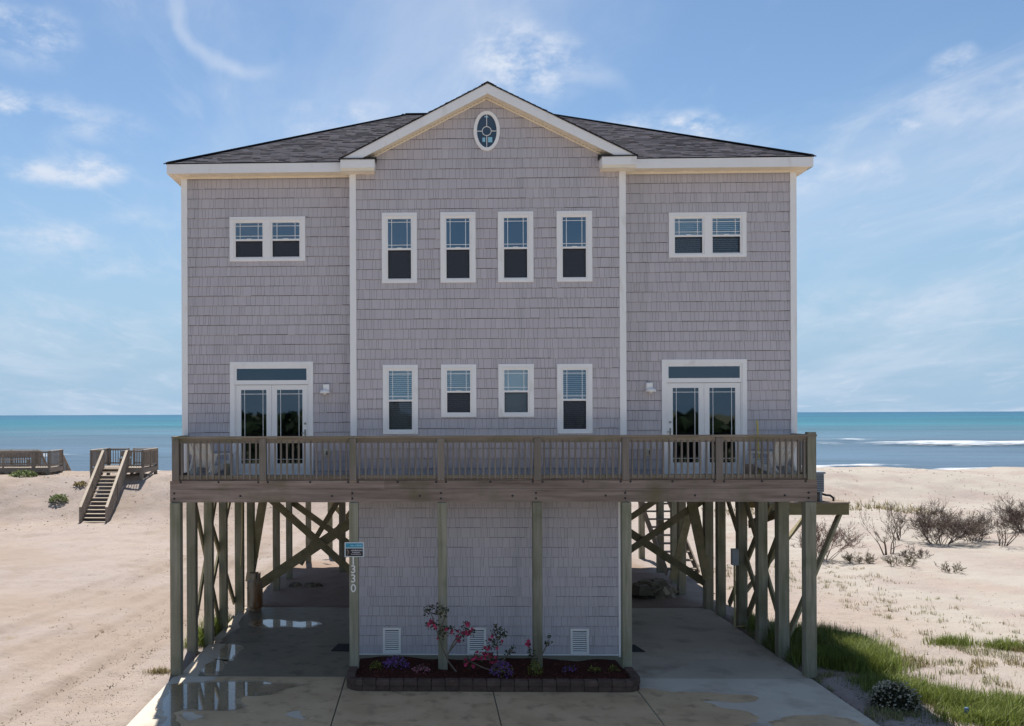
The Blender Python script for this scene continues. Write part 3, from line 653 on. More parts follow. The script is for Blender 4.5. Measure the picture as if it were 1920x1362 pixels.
# --- windows
def window(Y, x0, x1, z0, z1, units, split, k):
    C = .098; f = MB()
    f.box(x0, x1, Y - .05, Y, z1 - C, z1); f.box(x0, x1, Y - .05, Y, z0, z0 + C * .75)
    f.box(x0, x0 + C, Y - .05, Y, z0 + C * .75, z1 - C); f.box(x1 - C, x1, Y - .05, Y, z0 + C * .75, z1 - C)
    f.box(x0 + .02, x1 - .02, Y - .062, Y - .05, z1 - C + .01, z1 - C + .03)
    iz0, iz1 = z0 + C * .75, z1 - C
    spans = [(x0 + C, x1 - C)]
    if units == 2:
        m = (x0 + x1) / 2; spans = [(x0 + C, m - .075), (m + .075, x1 - C)]; f.box(m - .075, m + .075, Y - .05, Y, iz0, iz1)
    o = f.obj('window', 'trim', H)
    for a, b in spans:
        zm = iz0 + (iz1 - iz0) * split
        s = MB(); t = .045
        s.box(a, a + t, Y - .03, Y + .05, iz0, iz1); s.box(b - t, b, Y - .03, Y + .05, iz0, iz1)
        s.box(a + t, b - t, Y - .03, Y + .05, iz1 - t, iz1); s.box(a + t, b - t, Y - .025, Y + .05, iz0, iz0 + t * .7); s.box(a + t - .012, b - t + .012, Y - .034, Y + .05, zm - .022, zm + .022)
        s.box((a + b) / 2 - .06, (a + b) / 2 + .06, Y - .045, Y - .034, zm + .005, zm + .03)
        s.obj('sash', 'vinyl', o)
        pa, pb = a + t, b - t
        q = MB(); q.face([(pa, Y, zm + .02), (pb, Y, zm + .02), (pb, Y, iz1 - t), (pa, Y, iz1 - t)]); q.obj('pane', 'glass', o)
        q = MB(); q.face([(pa, Y + .03, iz0), (pb, Y + .03, iz0), (pb, Y + .03, zm), (pa, Y + .03, zm)]); q.obj('pane', 'glass', o)
        q = MB(); q.face([(pa, Y + .012, iz0 + .03), (pb, Y + .012, iz0 + .03), (pb, Y + .012, zm - .02), (pa, Y + .012, zm - .02)]); q.obj('insect_screen', 'screen_light' if k.get('blind') in ('full', 'closed') else 'screen', o)
        g = MB(); w = .013; mx = (pb - pa) * .165; mz = min(.075, (iz1 - zm) * .17)
        for xx in (pa + mx, pb - mx): g.box(xx - w / 2, xx + w / 2, Y - .012, Y - .002, zm + .022, iz1 - t)
        for zz in (zm + .022 + mz, iz1 - t - mz): g.box(pa, pb, Y - .011, Y - .003, zz - w / 2, zz + w / 2)
        g.obj('grille', 'vinyl', o)
        g = MB(); e = .012
        g.box(pa, pa + e, Y + .002, Y + .02, iz0 + .03, zm - .022); g.box(pb - e, pb, Y + .002, Y + .02, iz0 + .03, zm - .022)
        g.box(pa, pb, Y + .002, Y + .02, zm - .04, zm - .022); g.obj('screen_frame', 'screen_fr', o)
        bl = k.get('blind')
        if bl:
            g = MB(); zt = iz1 - t; zl = iz0 + .02 if bl in ('full', 'dim', 'closed') else iz0 + .12
            step = .048 if bl != 'closed' else .024
            ang = {'full': .022, 'dim': .010, 'upper': .020, 'closed': .026}[bl]
            z = zt
            while z > zl: g.face([(pa + .01, Y + .075, z - ang), (pb - .01, Y + .075, z - ang), (pb - .01, Y + .112, z + ang * .6), (pa + .01, Y + .112, z + ang * .6)]); z -= step
            g.obj('blind', 'blind', o)
        g = MB()
        A, B, Y0, Y1 = a - .01, b + .01, Y + .12, Y + .7
        g.face([(A, Y1, iz0), (B, Y1, iz0), (B, Y1, iz1), (A, Y1, iz1)]); g.face([(A, Y0, iz0), (B, Y0, iz0), (B, Y1, iz0), (A, Y1, iz0)]); g.face([(A, Y0, iz1), (B, Y0, iz1), (B, Y1, iz1), (A, Y1, iz1)])
        g.face([(A, Y0, iz0), (A, Y1, iz0), (A, Y1, iz1), (A, Y0, iz1)]); g.face([(B, Y0, iz0), (B, Y1, iz0), (B, Y1, iz1), (B, Y0, iz1)])
        g.obj('interior', 'dark', o)
for w in wins: window(*w)
# --- oval window
def oval():
    cx, cz, Y = 0.0, 12.575, -.4; n = 48
    def ring(a, b, c, d, y0, y1):
        m = MB()
        for j in range(n):
            t0, t1 = 2 * math.pi * j / n, 2 * math.pi * (j + 1) / n
            P = lambda A, B, t, y: (cx + A * math.cos(t), y, cz + B * math.sin(t))
            m.face([P(a, b, t0, y0), P(a, b, t1, y0), P(c, d, t1, y0), P(c, d, t0, y0)])
            m.face([P(a, b, t1, y0), P(a, b, t0, y0), P(a, b, t0, y1), P(a, b, t1, y1)])
            m.face([P(c, d, t0, y0), P(c, d, t1, y0), P(c, d, t1, y1), P(c, d, t0, y1)])
        return m
    o = ring(.308, .468, .232, .392, Y - .055, Y + .03).obj('oval_window', 'trim', H)
    m = MB(); m.face([(cx + .24 * math.cos(2 * math.pi * j / n), Y - .01, cz + .40 * math.sin(2 * math.pi * j / n)) for j in range(n)]); m.obj('pane', 'doorglass', o)
    m = MB(); m.face([(cx + .25 * math.cos(2 * math.pi * j / n), Y + .0 - .004, cz + .41 * math.sin(2 * math.pi * j / n)) for j in range(n)]); m.obj('interior', 'dark', o)  # near-black sheet behind the pane, painted as unlit space
    m = MB(); m.box(-.007, .007, Y - .03, Y - .012, cz + .105, cz + .395); m.box(-.007, .007, Y - .03, Y - .012, cz - .395, cz - .105)
    m.box(-.235, -.105, Y - .03, Y - .012, cz - .007, cz + .007); m.box(.105, .235, Y - .03, Y - .012, cz - .007, cz + .007)
    for j in range(28):
        t0, t1 = 2 * math.pi * j / 28, 2 * math.pi * (j + 1) / 28
        m.beam((.105 * math.cos(t0), Y - .021, cz + .105 * math.sin(t0)), (.105 * math.cos(t1), Y - .021, cz + .105 * math.sin(t1)), .014, .014, (0, 1, 0))
    m.obj('grille', 'vinyl', o)
    m = MB(); m.box(-.10, -.035, Y - .0145, Y - .0115, cz - .25, cz - .15); m.box(.03, .13, Y - .0145, Y - .0115, cz - .26, cz - .14); m.box(-.05, .035, Y - .0145, Y - .0115, cz + .325, cz + .36); m.obj('pale_patch', 'sign_print_blue', o)  # pale blue patches laid on the oval pane
oval()
# --- french doors with transom
def french(x0, x1, handle_right):
    Y = 0; zt = 7.21; zf = 4.475; f = MB(); C = .105
    f.box(x0, x1, Y - .05, Y, zt - C, zt); f.box(x0, x0 + C, Y - .05, Y, zf, zt - C); f.box(x1 - C, x1, Y - .05, Y, zf, zt - C)
    ix0, ix1 = x0 + C, x1 - C
    f.box(ix0, ix1, Y - .03, Y + .05, 6.66, 6.765); f.box(ix0, ix1, Y - .03, Y + .05, 7.045, zt - C)
    f.box(ix0, ix0 + .055, Y - .03, Y + .05, 6.765, 7.045); f.box(ix1 - .055, ix1, Y - .03, Y + .05, 6.765, 7.045)
    f.box(ix0, ix0 + .03, Y - .03, Y + .05, zf, 6.655); f.box(ix1 - .03, ix1, Y - .03, Y + .05, zf, 6.655); f.box(ix0, ix1, Y - .06, Y + .05, zf - .03, zf)
    o = f.obj('french_door', 'trim', H)
    q = MB(); q.face([(ix0 + .05, Y, 6.76), (ix1 - .05, Y, 6.76), (ix1 - .05, Y, 7.05), (ix0 + .05, Y, 7.05)]); q.obj('transom_pane', 'doorglass', o)
    m = (ix0 + ix1) / 2; d0, d1 = ix0 + .034, ix1 - .034
    for a, b in ((d0, m - .003), (m + .003, d1)):
        st = .125; l = MB(); zb, ztp = zf + .015, 6.65; g0, g1 = zb + .27, ztp - .115
        l.box(a, a + st, Y - .012, Y + .032, zb, ztp); l.box(b - st, b, Y - .012, Y + .032, zb, ztp); l.box(a + st, b - st, Y - .012, Y + .032, zb, g0); l.box(a + st, b - st, Y - .012, Y + .032, g1, ztp)
        l.box(a + .05, b - .05, Y - .018, Y - .012, zb + .13, zb + .145)
        l.obj('door_leaf', 'vinyl', o)
        q = MB(); q.face([(a + st, Y + .01, g0), (b - st, Y + .01, g0), (b - st, Y + .01, g1), (a + st, Y + .01, g1)]); q.obj('door_pane', 'doorglass', o)
        g = MB(); w = .012
        for xx in (a + st + .085, b - st - .085): g.box(xx - w / 2, xx + w / 2, Y - .003, Y + .007, g0, g1)
        for zz in (g0 + .1, g1 - .1): g.box(a + st, b - st, Y - .002, Y + .006, zz - w / 2, zz + w / 2)
        g.obj('grille', 'vinyl', o)
    hx = d1 - .06 if handle_right else d0 + .06
    h = MB(); h.box(hx - .02, hx + .02, Y - .022, Y - .012, 5.42, 5.58); h.box(hx - .08, hx + .015, Y - .06, Y - .045, 5.48, 5.50); h.box(hx - .01, hx + .01, Y - .045, Y - .022, 5.48, 5.50); h.obj('handle', 'brass', o)
    h = MB(); h.lathe((0, 0, 0), [(0, 0), (.028, 0), (.028, .02), (0, .02)], 12); h.v = [(hx + v[0], Y - .012 - v[2], 5.72 + v[1]) for v in h.v]; h.obj('deadbolt', 'brass', o)
    g = MB(); A, B, Y0, Y1, a_, b_ = x0, x1, .12, 1.0, 4.3, 7.2
    g.face([(A, Y1, a_), (B, Y1, a_), (B, Y1, b_), (A, Y1, b_)]); g.face([(A, Y0, a_), (B, Y0, a_), (B, Y1, a_), (A, Y1, a_)]); g.face([(A, Y0, b_), (B, Y0, b_), (B, Y1, b_), (A, Y1, b_)])
    g.face([(A, Y0, a_), (A, Y1, a_), (A, Y1, b_), (A, Y0, b_)]); g.face([(B, Y0, a_), (B, Y1, a_), (B, Y1, b_), (B, Y0, b_)]); g.obj('interior', 'dark', o)
french(-6.17, -4.16, True); french(4.156, 6.157, False)
# --- vents with louvres, lights, outlets
for a, b, c, d in vents:
    f = MB(); f.box(a, b, -.045, -.001, c, c + .055); f.box(a, b, -.045, -.001, d - .055, d); f.box(a, a + .055, -.045, -.001, c + .055, d - .055); f.box(b - .055, b, -.045, -.001, c + .055, d - .055)
    o = f.obj('foundation_vent', 'vinyl', H); nl = 10
    for k in range(nl):
        z = c + .06 + (d - c - .12) * k / nl; s = MB(); s.face([(a + .055, -.040, z), (b - .055, -.040, z), (b - .055, -.014, z + .026), (a + .055, -.014, z + .026)]); s.face([(a + .055, -.040, z), (b - .055, -.040, z), (b - .055, -.036, z - .004), (a + .055, -.036, z - .004)]); s.obj('louvre', 'vinyl', o)
    g = MB(); g.face([(a + .05, .004, c + .05), (b - .05, .004, c + .05), (b - .05, .004, d - .05), (a + .05, .004, d - .05)]); g.obj('backing', 'dark', o)  # near-black sheet paints the shade behind the louvres
for x, s in ((-3.835, -1), (3.845, 1)):
    o = MB().box(x - .075, x + .075, -.14, -.02, 6.50, 6.66).obj('wall_light', 'vinyl', H, bevel=.012)
    h = MB().lathe((x + s * .03, -.12, 6.44), [(0.02, .10), (.10, .08), (.125, .03), (.125, 0), (.09, .01), (.03, .03)], 20); h.obj('lamp_hood', 'vinyl', o, smooth=True)
    MB().lathe((x + s * .03, -.12, 6.40), [(0, 0), (.035, .005), (.045, .04), (.03, .07)], 12).obj('bulb', 'white_plastic', o, smooth=True)
    o = MB().box(x - .075, x + .075, -.06, -.02, 4.92, 5.11).obj('outlet_box', 'beige', H, bevel=.008)
    MB().box(x - .045, x + .045, -.085, -.06, 4.94, 5.08).obj('cover', 'beige', o, bevel=.008); MB().box(x - .018, x + .022, -.090, -.086, 4.96, 5.06).obj('socket', 'acdark', o)
# --- soffits and fascias
def soffit(name, x0, x1, y0, y1, z, along='x'):
    o = bx(name, 'soffit', H, x0, x1, y0, y1, z, z + .012)
    m = MB(); p = .085
    if along == 'x':
        x = min(x0, x1) + .04
        while x < max(x0, x1) - .02: m.box(x, x + .05, y0 + .01, y1 - .002, z - .010, z - .001); x += p
    else:
        y = y0 + .04
        while y < y1 - .02: m.box(min(x0, x1) + .01, max(x0, x1) - .01, y, y + .05, z - .010, z - .001); y += p
    m.obj('soffit_rib', 'soffit', o)
for s in (-1, 1):
    a, b = sorted((s * 3.24, s * 7.56)); soffit('soffit', a, b, -.385, -.046, 11.675)
    a, b = sorted((s * 7.345, s * 7.555)); soffit('soffit', a, b, -.04, 10.6, 11.675, 'y')
    bx('fascia', 'trim', H, *sorted((s * 3.30, s * 7.58)), -.41, -.386, 11.665, 11.885)
    bx('fascia', 'trim', H, *sorted((s * 7.557, s * 7.582)), -.384, 10.7, 11.665, 11.885)
    bx('frieze', 'soffit', H, *sorted((s * 3.236, s * 7.345)), -.055, -.046, 11.62, 11.675)
bx('fascia', 'trim', H, -7.58, 7.58, 10.702, 10.726, 11.665, 11.885)
mbs = MB()
for s in (-1, 1):                                       # rake boards, rake soffits, cornice returns
    m = MB(); P = lambda x, y, dz: (s * x, y, GA - GP * x + dz)
    def prism(m, x0, x1, y0, y1, d0, d1, xin=None):
        q = [P(x0, y0, d0), P(x1, y0, d0), P(x1, y0, d1), P(x0, y0, d1), P(x0, y1, d0), P(x1, y1, d0), P(x1, y1, d1), P(x0, y1, d1)]
        i = len(m.v); m.v += q; m.f += [tuple(i + k for k in z) for z in ((0, 1, 2, 3), (4, 5, 6, 7), (0, 1, 5, 4), (3, 2, 6, 7), (1, 2, 6, 5), (0, 3, 7, 4))]; m.t += [.5] * 6
    prism(m, 0, 3.41, -.752, -.725, -.255, -.02); m.obj('rake_board', 'trim', H)
    m = MB(); prism(m, 0, 3.40, -.724, -.402, -.235, -.222); so_ = m.obj('soffit', 'soffit', H)
    m = MB(); x = .05
    while x < 3.3: prism(m, x, x + .05, -.72, -.402, -.247, -.236); x += .085
    prism(m, 0, 3.3, -.43, -.412, -.285, -.25); m.obj('soffit_rib', 'soffit', so_)
    a, b = sorted((s * 2.62, s * 3.415))
    r_ = bx('cornice_return', 'trim', H, a, b, -.775, -.42, 11.655, 11.845)
    bx('soffit', 'soffit', r_, a + .015, b - .015, -.755, -.40, 11.59, 11.654)
    c = MB(); a2, b2 = a - .03, b + .03
    c.face([(a2, -.80, 11.848), (b2, -.80, 11.848), (b2, -.80, 11.872), (a2, -.80, 11.872)]); c.face([(a2, -.80, 11.872), (b2, -.80, 11.872), (b2 - (.0 if s > 0 else .0), -.41, 12.0), (a2, -.41, 12.0)])
    for xe in (a2, b2): c.face([(xe, -.80, 11.848), (xe, -.80, 11.872), (xe, -.41, 12.0), (xe, -.41, 11.848)])
    c.obj('return_cap', 'roofdark', r_)
# --- roofs
t_ = 5.55; RZT = RZ + RP * t_; yb = 10.7; xr = 7.58 - t_
m = MB(); E = [(-7.6, -.42, RZ - .012), (7.6, -.42, RZ - .012), (7.6, 10.74, RZ - .012), (-7.6, 10.74, RZ - .012)]; A, B = (-xr, 5.16, RZT - .012), (xr, 5.16, RZT - .012)
zi = RZ - .012 + RP * .42; m.face([E[0], (-3.28, -.42, RZ - .012), (-3.28, 0, zi), (3.28, 0, zi), (3.28, -.42, RZ - .012), E[1], B, A]); m.face([E[1], E[2], B]); m.face([E[2], E[3], A, B]); m.face([E[3], E[0], A]); m.face([(-7.5, .05, RZ - .013), (7.5, .05, RZ - .013), E[2], E[3]][::-1])
roof = m.obj('roof', 'roofdark', H)
m = MB(); k = 1 / RP
gback = lambda x: -.4 + (GA - GP * x - RZ) / RP
for s in (-1, 1):
    P = [(0, -.77, GA), (s * 3.44, -.77, GA - GP * 3.44), (s * 3.44, -.35, GA - GP * 3.44), (0, gback(0) + .05, GA)]
    m.face([(a, b, c - .012) for a, b, c in P]); m.face([P[0], P[1], (P[1][0], P[1][1], P[1][2] - .03), (0, -.77, GA - .03)])
groof = m.obj('gable_roof', 'roofdark', H)
tabm = MB(); tr_ = random.Random(21)
def tabs(O, U, V, Nn, ulo, uhi, vmax, expo=.145, skip=None):
    O, U, V, Nn = map(Vector, (O, U, V, Nn)); v = 0
    while v < vmax:
        v1 = min(v + expo, vmax); u = ulo(v) - tr_.uniform(0, .2); hi = uhi(v)
        while u < hi:
            w = tr_.choice((.12, .16, .2, .25, .32)); a, b = max(u, ulo(v)), min(u + w, hi); a1, b1 = max(a, ulo(v1)), min(b, uhi(v1))
            u += w
            if b - a < .01 or (skip and skip((a + b) / 2, v)): continue
            if b1 < a1: a1 = b1 = (a1 + b1) / 2
            h = tr_.choice((.010, .010, .018)); tn = tr_.random()
            P = lambda uu, vv, hh: O + U * uu + V * vv + Nn * hh
            tabm.face([P(a, v, h), P(b, v, h), P(b1, v1, .003), P(a1, v1, .003)], tn); tabm.face([P(a, v, 0), P(b, v, 0), P(b, v, h), P(a, v, h)], .1)
        v = v1
cs = 1 / math.sqrt(1 + RP * RP); vl = t_ / cs
tabs((0, -.42, RZ), (1, 0, 0), (0, cs, RP * cs), (0, -RP * cs, cs), lambda v: -7.6 + v * cs, lambda v: 7.6 - v * cs, vl, skip=lambda u, v: abs(u) < 3.3 and v < .5)
tabs((0, 10.74, RZ), (1, 0, 0), (0, -cs, RP * cs), (0, RP * cs, cs), lambda v: -7.6 + v * cs, lambda v: 7.6 - v * cs, vl)
for s in (-1, 1): tabs((s * 7.6, 0, RZ), (0, 1, 0), (-s * cs, 0, RP * cs), (s * RP * cs, 0, cs), lambda v: -.42 + v * cs, lambda v: 10.74 - v * cs, vl)
cg = 1 / math.sqrt(1 + GP * GP)
for s in (-1, 1): tabs((s * 3.44, 0, GA - GP * 3.44), (0, 1, 0), (-s * cg, 0, GP * cg), (s * GP * cg, 0, cg), lambda v: -.775, lambda v: gback(max(0, 3.44 - v * cg)) + .04, 3.44 / cg)
o = tabm.obj('roof_shingles', 'roof', roof, tone=True); o['kind'] = 'stuff'
m = MB()
for s in (-1, 1):
    for ya, yb_ in ((-.42, 5.16), (10.74, 5.16)): m.beam((s * 7.6, ya, RZ + .015), (s * xr, yb_, RZT + .015), .22, .02)
m.beam((-xr, 5.16, RZT + .015), (xr, 5.16, RZT + .015), .22, .02); [m.face([(0, -.778, GA + .022), (q * .15, -.778, GA + .022 - GP * .15), (q * .15, gback(0), GA + .022 - GP * .15), (0, gback(0), GA + .022)]) for q in (-1, 1)]; [m.face([(0, -.778, GA + .022), (q * .15, -.778, GA + .022 - GP * .15), (q * .15, -.778, GA + .002 - GP * .15), (0, -.778, GA)]) for q in (-1, 1)]
m.obj('ridge_cap', 'roofdark', roof)

# --- floor structure, deck, railing
YD = -1.12
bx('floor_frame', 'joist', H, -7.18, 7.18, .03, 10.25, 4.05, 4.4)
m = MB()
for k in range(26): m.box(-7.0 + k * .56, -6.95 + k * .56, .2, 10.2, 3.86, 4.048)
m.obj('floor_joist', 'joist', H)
for y in (.78, 3.5, 5.6, 10.1): bx('girder', 'board_x', H, -7.33, 7.33, y - .09, y + .09, 3.62 if y > 1 else 3.79, 3.855)
bx('rear_deck', 'board_x', H, -7.3, 7.6, 10.4, 15.6, 4.15, 4.4)
for i in range(8): bx('deck_board', 'board_x', H, -7.25, 7.28, YD + .03 + i * .139, YD + .03 + i * .139 + .134, 4.425, 4.462)
for x0, x1, tone in ((-7.32, -2.4, 0), (-2.396, 2.2, 0), (2.204, 7.32, 0)): bx('rim_board', 'board_x', H, x0, x1, YD - .02, YD + .02, 4.24, 4.425)
for x0, x1 in ((-7.318, -3.15), (-3.146, 3.05), (3.054, 7.318)): bx('rim_board', 'board_x', H, x0, x1, YD - .032, YD + .018, 3.935, 4.237)
for s in (-1, 1): bx('rim_board', 'board_y', H, *sorted((s * 7.27, s * 7.315)), YD + .022, -.05, 3.94, 4.42)
bx('ledger_board', 'board_x', H, -7.16, 7.16, -.06, -.024, 3.83, 4.42)
m = MB()
for k in range(37): m.box(-7.2 + k * .4, -7.16 + k * .4, YD + .03, -.07, 4.22, 4.42)
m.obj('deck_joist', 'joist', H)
PX = [-7.19, -3.105, -1.09, 1.06, 3.065, 7.16]
for x in PX:
    w = .12 if abs(x) > 7 else .105
    bx('deck_post', 'post', H, x - w, x + w, YD - .02 - 2 * w + .0 if False else YD + .03 - w, YD + .03 + w, -.02, 3.93, bevel=.012)
RX = [-7.185, -5.18, -3.12, -1.115, 1.07, 3.05, 5.145]
for x in RX: bx('railing_post', 'board_z', H, x - .08, x + .08, YD - .065, YD + .055, 4.43, 5.395, bevel=.006)
bx('railing_post', 'post', H, 7.10, 7.29, YD - .07, YD + .09, 4.43, 5.50, bevel=.008)
for x0, x1 in ((-7.27, -3.1), (-3.096, 1.1), (1.104, 7.30)): bx('rail_cap', 'rail', H, x0, x1, YD - .085, YD + .075, 5.40, 5.445)
xs_ = RX + [7.18]
for a, b in zip(xs_, xs_[1:]):
    bx('top_rail', 'rail', H, a + .085, b - .085, YD - .02, YD + .02, 5.285, 5.395); bx('bottom_rail', 'rail', H, a + .085, b - .085, YD - .02, YD + .02, 4.475, 4.555)
balm = MB().box(-.019, .019, -.019, .019, 0, .86).mesh('baluster', 'board_z')
for a, b in zip(xs_, xs_[1:]):
    n = round((b - a - .16) / .138); st = (b - a - .16) / n
    for k in range(n): link('baluster', balm, H, (a + .08 + (k + .5) * st, YD - .0395, 4.47 + rng.uniform(-.004, .004)))
for s in (-1, 1):
    x = s * 7.23
    bx('rail_cap', 'board_y', H, x - .07, x + .07, YD + .078, -.06, 5.40, 5.443); bx('top_rail', 'board_y', H, x - .02, x + .02, YD + .1, -.06, 5.285, 5.398); bx('bottom_rail', 'board_y', H, x - .02, x + .02, YD + .1, -.06, 4.475, 4.555)
    for k in range(6): link('baluster', balm, H, (x + s * .0395, YD + .2 + k * .138, 4.47))
bolt = MB().lathe((0, 0, 0), [(0, .012), (.022, .010), (.026, 0)], 10); bolt.v = [(v[0], -v[2], v[1]) for v in bolt.v]; boltm = bolt.mesh('bolt', 'roofdark')
for x in RX + [7.18]:
    for d in (-.11, .11): abs(x + d) < 7.25 and link('bolt', boltm, H, (x + d, YD - .021, 4.395))
for x in (-6.2, -4.1, -2.1, 0.0, 2.1, 4.1, 6.1): link('bolt', boltm, H, (x, YD - .021, 4.395)); link('bolt', boltm, H, (x + .5, YD - .033, 4.08))
for x in PX:
    for dz in (4.14, 4.02): link('bolt', boltm, H, (x - .03, YD - .033, dz))
# --- pilings and braces
for x, y, w, rz in [(-7.33, .84, .115, 0), (-7.12, 1.72, .11, 0), (-7.13, 3.45, .105, 0), (-7.1, 5.5, .125, 0), (-6.88, 6.15, .11, 0), (-6.55, 8.9, .11, 0), (-6.4, 10.8, .105, 0), (-6.2, 14.6, .105, 0), (-5.6, 17.2, .10, 0),
                    (-4.62, 12.3, .12, 0), (-4.9, 15.4, .10, 0), (-4.2, 17.2, .1, 0), (-2.0, 12.3, .12, 0), (2.0, 12.3, .12, 0), (4.9, 12.3, .11, 0),
                    (7.19, .55, .13, 0), (7.17, 1.85, .12, 0), (7.30, 3.7, .125, 0), (7.22, 5.25, .12, 0), (7.10, 6.05, .13, 0), (7.21, 10.2, .12, 0), (7.29, 12.45, .12, 0), (7.3, 15.4, .11, 0), (6.9, 8.2, .12, 0)]:
    bx('piling', 'post', H, x - w, x + w, y - w, y + w, gz(x, y) - .1, 3.86, bevel=.012)
def brace(a, b, w=.05, t=.24, up=(0, 0, 1)): MB().beam(a, b, w, t, up).obj('brace', 'brace', H)
brace((-7.33, .9, .35), (-7.33, 3.4, 3.6), .05, .2); brace((-7.26, 3.4, .25), (-7.26, .95, 3.6), .05, .2)
brace((-7.30, 1.8, .3), (-7.30, 5.3, 3.6), .05, .2); brace((-7.25, 5.4, .3), (-7.25, 1.9, 3.6), .05, .2)
brace((-6.78, 6.1, 3.8), (-3.6, 6.1, .95), .05, .22); brace((-6.95, 6.18, .45), (-3.4, 6.18, 2.85), .05, .30)
brace((-6.42, 6.0, 3.6), (-6.95, 6.25, .75), .06, .26, (1, 0, 0))
brace((-6.5, 10.95, 2.9), (-3.9, 10.95, 1.0), .05, .22); brace((-6.2, 12.2, .3), (-4.4, 12.2, 3.3), .05, .2); brace((-5.9, 16.9, 2.6), (-4.4, 16.9, .9), .05, .2)
brace((-5.6, 14.8, .6), (-4.2, 14.8, 2.4), .05, .18)
brace((4.3, 6.1, 1.45), (7.0, 6.1, 3.30), .05, .2); brace((4.0, 6.2, 2.8), (7.05, 6.2, .75), .05, .24); brace((4.9, 9.4, 1.95), (6.5, 9.4, 3.05), .05, .2)
brace((7.35, .7, .3), (7.35, 3.5, 3.5), .05, .2); brace((7.42, 3.6, .3), (7.42, .7, 3.6), .05, .2); brace((7.38, 1.9, .3), (7.38, 5.2, 3.5), .05, .2); brace((7.45, 5.2, .3), (7.45, 2.0, 3.6), .05, .2)
brace((6.55, 6.1, 3.6), (7.05, 5.9, .9), .07, .3, (1, 0, 0)); brace((6.45, 7.6, .6), (7.1, 7.6, 3.2), .06, .24, (1, 0, 0))
# --- side platform for the air conditioner
bx('equipment_platform', 'olive', H, 7.45, 9.82, 2.75, 2.82, 3.20, 3.50)
bx('platform_joist', 'olive', H, 7.45, 9.80, 4.6, 4.66, 3.20, 3.46); bx('platform_joist', 'olive', H, 9.76, 9.81, 2.825, 4.595, 3.20, 3.46)
for i in range(13): bx('platform_board', 'board_x', H, 7.40, 9.84, 2.74 + i * .148, 2.74 + i * .148 + .14, 3.505, 3.54)
brace((9.62, 2.9, 3.18), (7.5, 1.1, .25), .06, .2, (0, 1, 0)); brace((9.6, 4.6, 3.18), (7.45, 3.9, .9), .06, .2, (0, 1, 0))
brace((7.8, 2.3, 3.3), (7.9, 4.8, 2.7), .05, .22)
# --- rear stairs seen through the pilings
for s in (-.55, .55): MB().beam((6.95 + s, 14.6, 4.2), (7.55 + s, 10.4, .3), .05, .28).obj('stair_stringer', 'greywood', H)
for k in range(15):
    t = (k + .5) / 15; bx('stair_tread', 'greywood', H, 6.95 + .6 * (1 - (1 - t)) - .52, 6.95 + .6 * t + .52, 14.6 - 4.2 * t - .14, 14.6 - 4.2 * t + .14, 4.2 - 3.9 * t - .02, 4.2 - 3.9 * t + .02)
# --- meter, conduit
o = MB().tube([(7.02, 3.45, 2.15), (7.02, 3.45, .06), (7.34, 3.45, .06)], .028, 8).obj('conduit', 'pvc', H); MB().box(6.93, 7.11, 3.36, 3.50, 1.75, 2.2).obj('junction_box', 'grey_plastic', H, bevel=.01)
MB().tube([(-6.98, 5.34, 3.9), (-6.99, 5.34, 2.3), (-7.03, 5.33, 1.4)], .016, 6).obj('conduit', 'pvc', H)

# --- house number on the planter post
def text_mesh(txt, size, ext, m):
    c = bpy.data.curves.new('t', 'FONT'); c.body = txt; c.size = size; c.extrude = ext; c.align_x = 'CENTER'; c.offset = size * .012
    o = bpy.data.objects.new('t', c); COL.objects.link(o); dg = bpy.context.evaluated_depsgraph_get(); me = bpy.data.meshes.new_from_object(o.evaluated_get(dg))
    bpy.data.objects.remove(o); bpy.data.curves.remove(c); me.materials.clear(); me.materials.append(MT[m]); return me
YP = YD + .03 - .105
for ch, z in (('1', 2.53), ('3', 2.335), ('3', 2.125), ('0', 1.905)):
    o = link('digit', text_mesh(ch, .255, .008, 'digit'), H, (-3.115, YP - .012, z)); o.rotation_euler = (R(90), 0, 0)
sg = thing('sign', 'small sign with cyan header and black panel nailed to the post above the house number', 'sign', (-3.09, YP - .012, 2.70))
MB().box(-.22, .22, -.012, 0, 0, .335).obj('board', 'sign_white', sg)
MB().box(-.195, .195, -.016, -.0125, .215, .312).obj('header', 'sign_cyan', sg); MB().box(-.195, .195, -.016, -.0125, .02, .195).obj('panel', 'sign_black', sg)
m = MB(); rr = random.Random(4)
def strokes(m, x0, x1, z, h, y):
    x = x0
    while x < x1:
        w = rr.uniform(.008, .02); m.box(x, x + w, y - .003, y, z, z + h * rr.uniform(.7, 1.0)); x += w + rr.uniform(.004, .010)
strokes(m, -.075, .17, .135, .035, -.0165); strokes(m, -.045, .125, .095, .026, -.0165); strokes(m, -.07, .15, .055, .022, -.0165); m.obj('print', 'sign_print', sg)
m = MB(); strokes(m, -.09, .0, .242, .042, -.0165); strokes(m, .025, .17, .242, .046, -.0165); m.obj('print', 'sign_print_blue', sg)
m = MB().tube([(-.165, -.018, .17), (-.135, -.018, .13), (-.14, -.018, .08), (-.16, -.018, .03)], .012, 6); m.obj('emblem', 'sign_tan', sg)

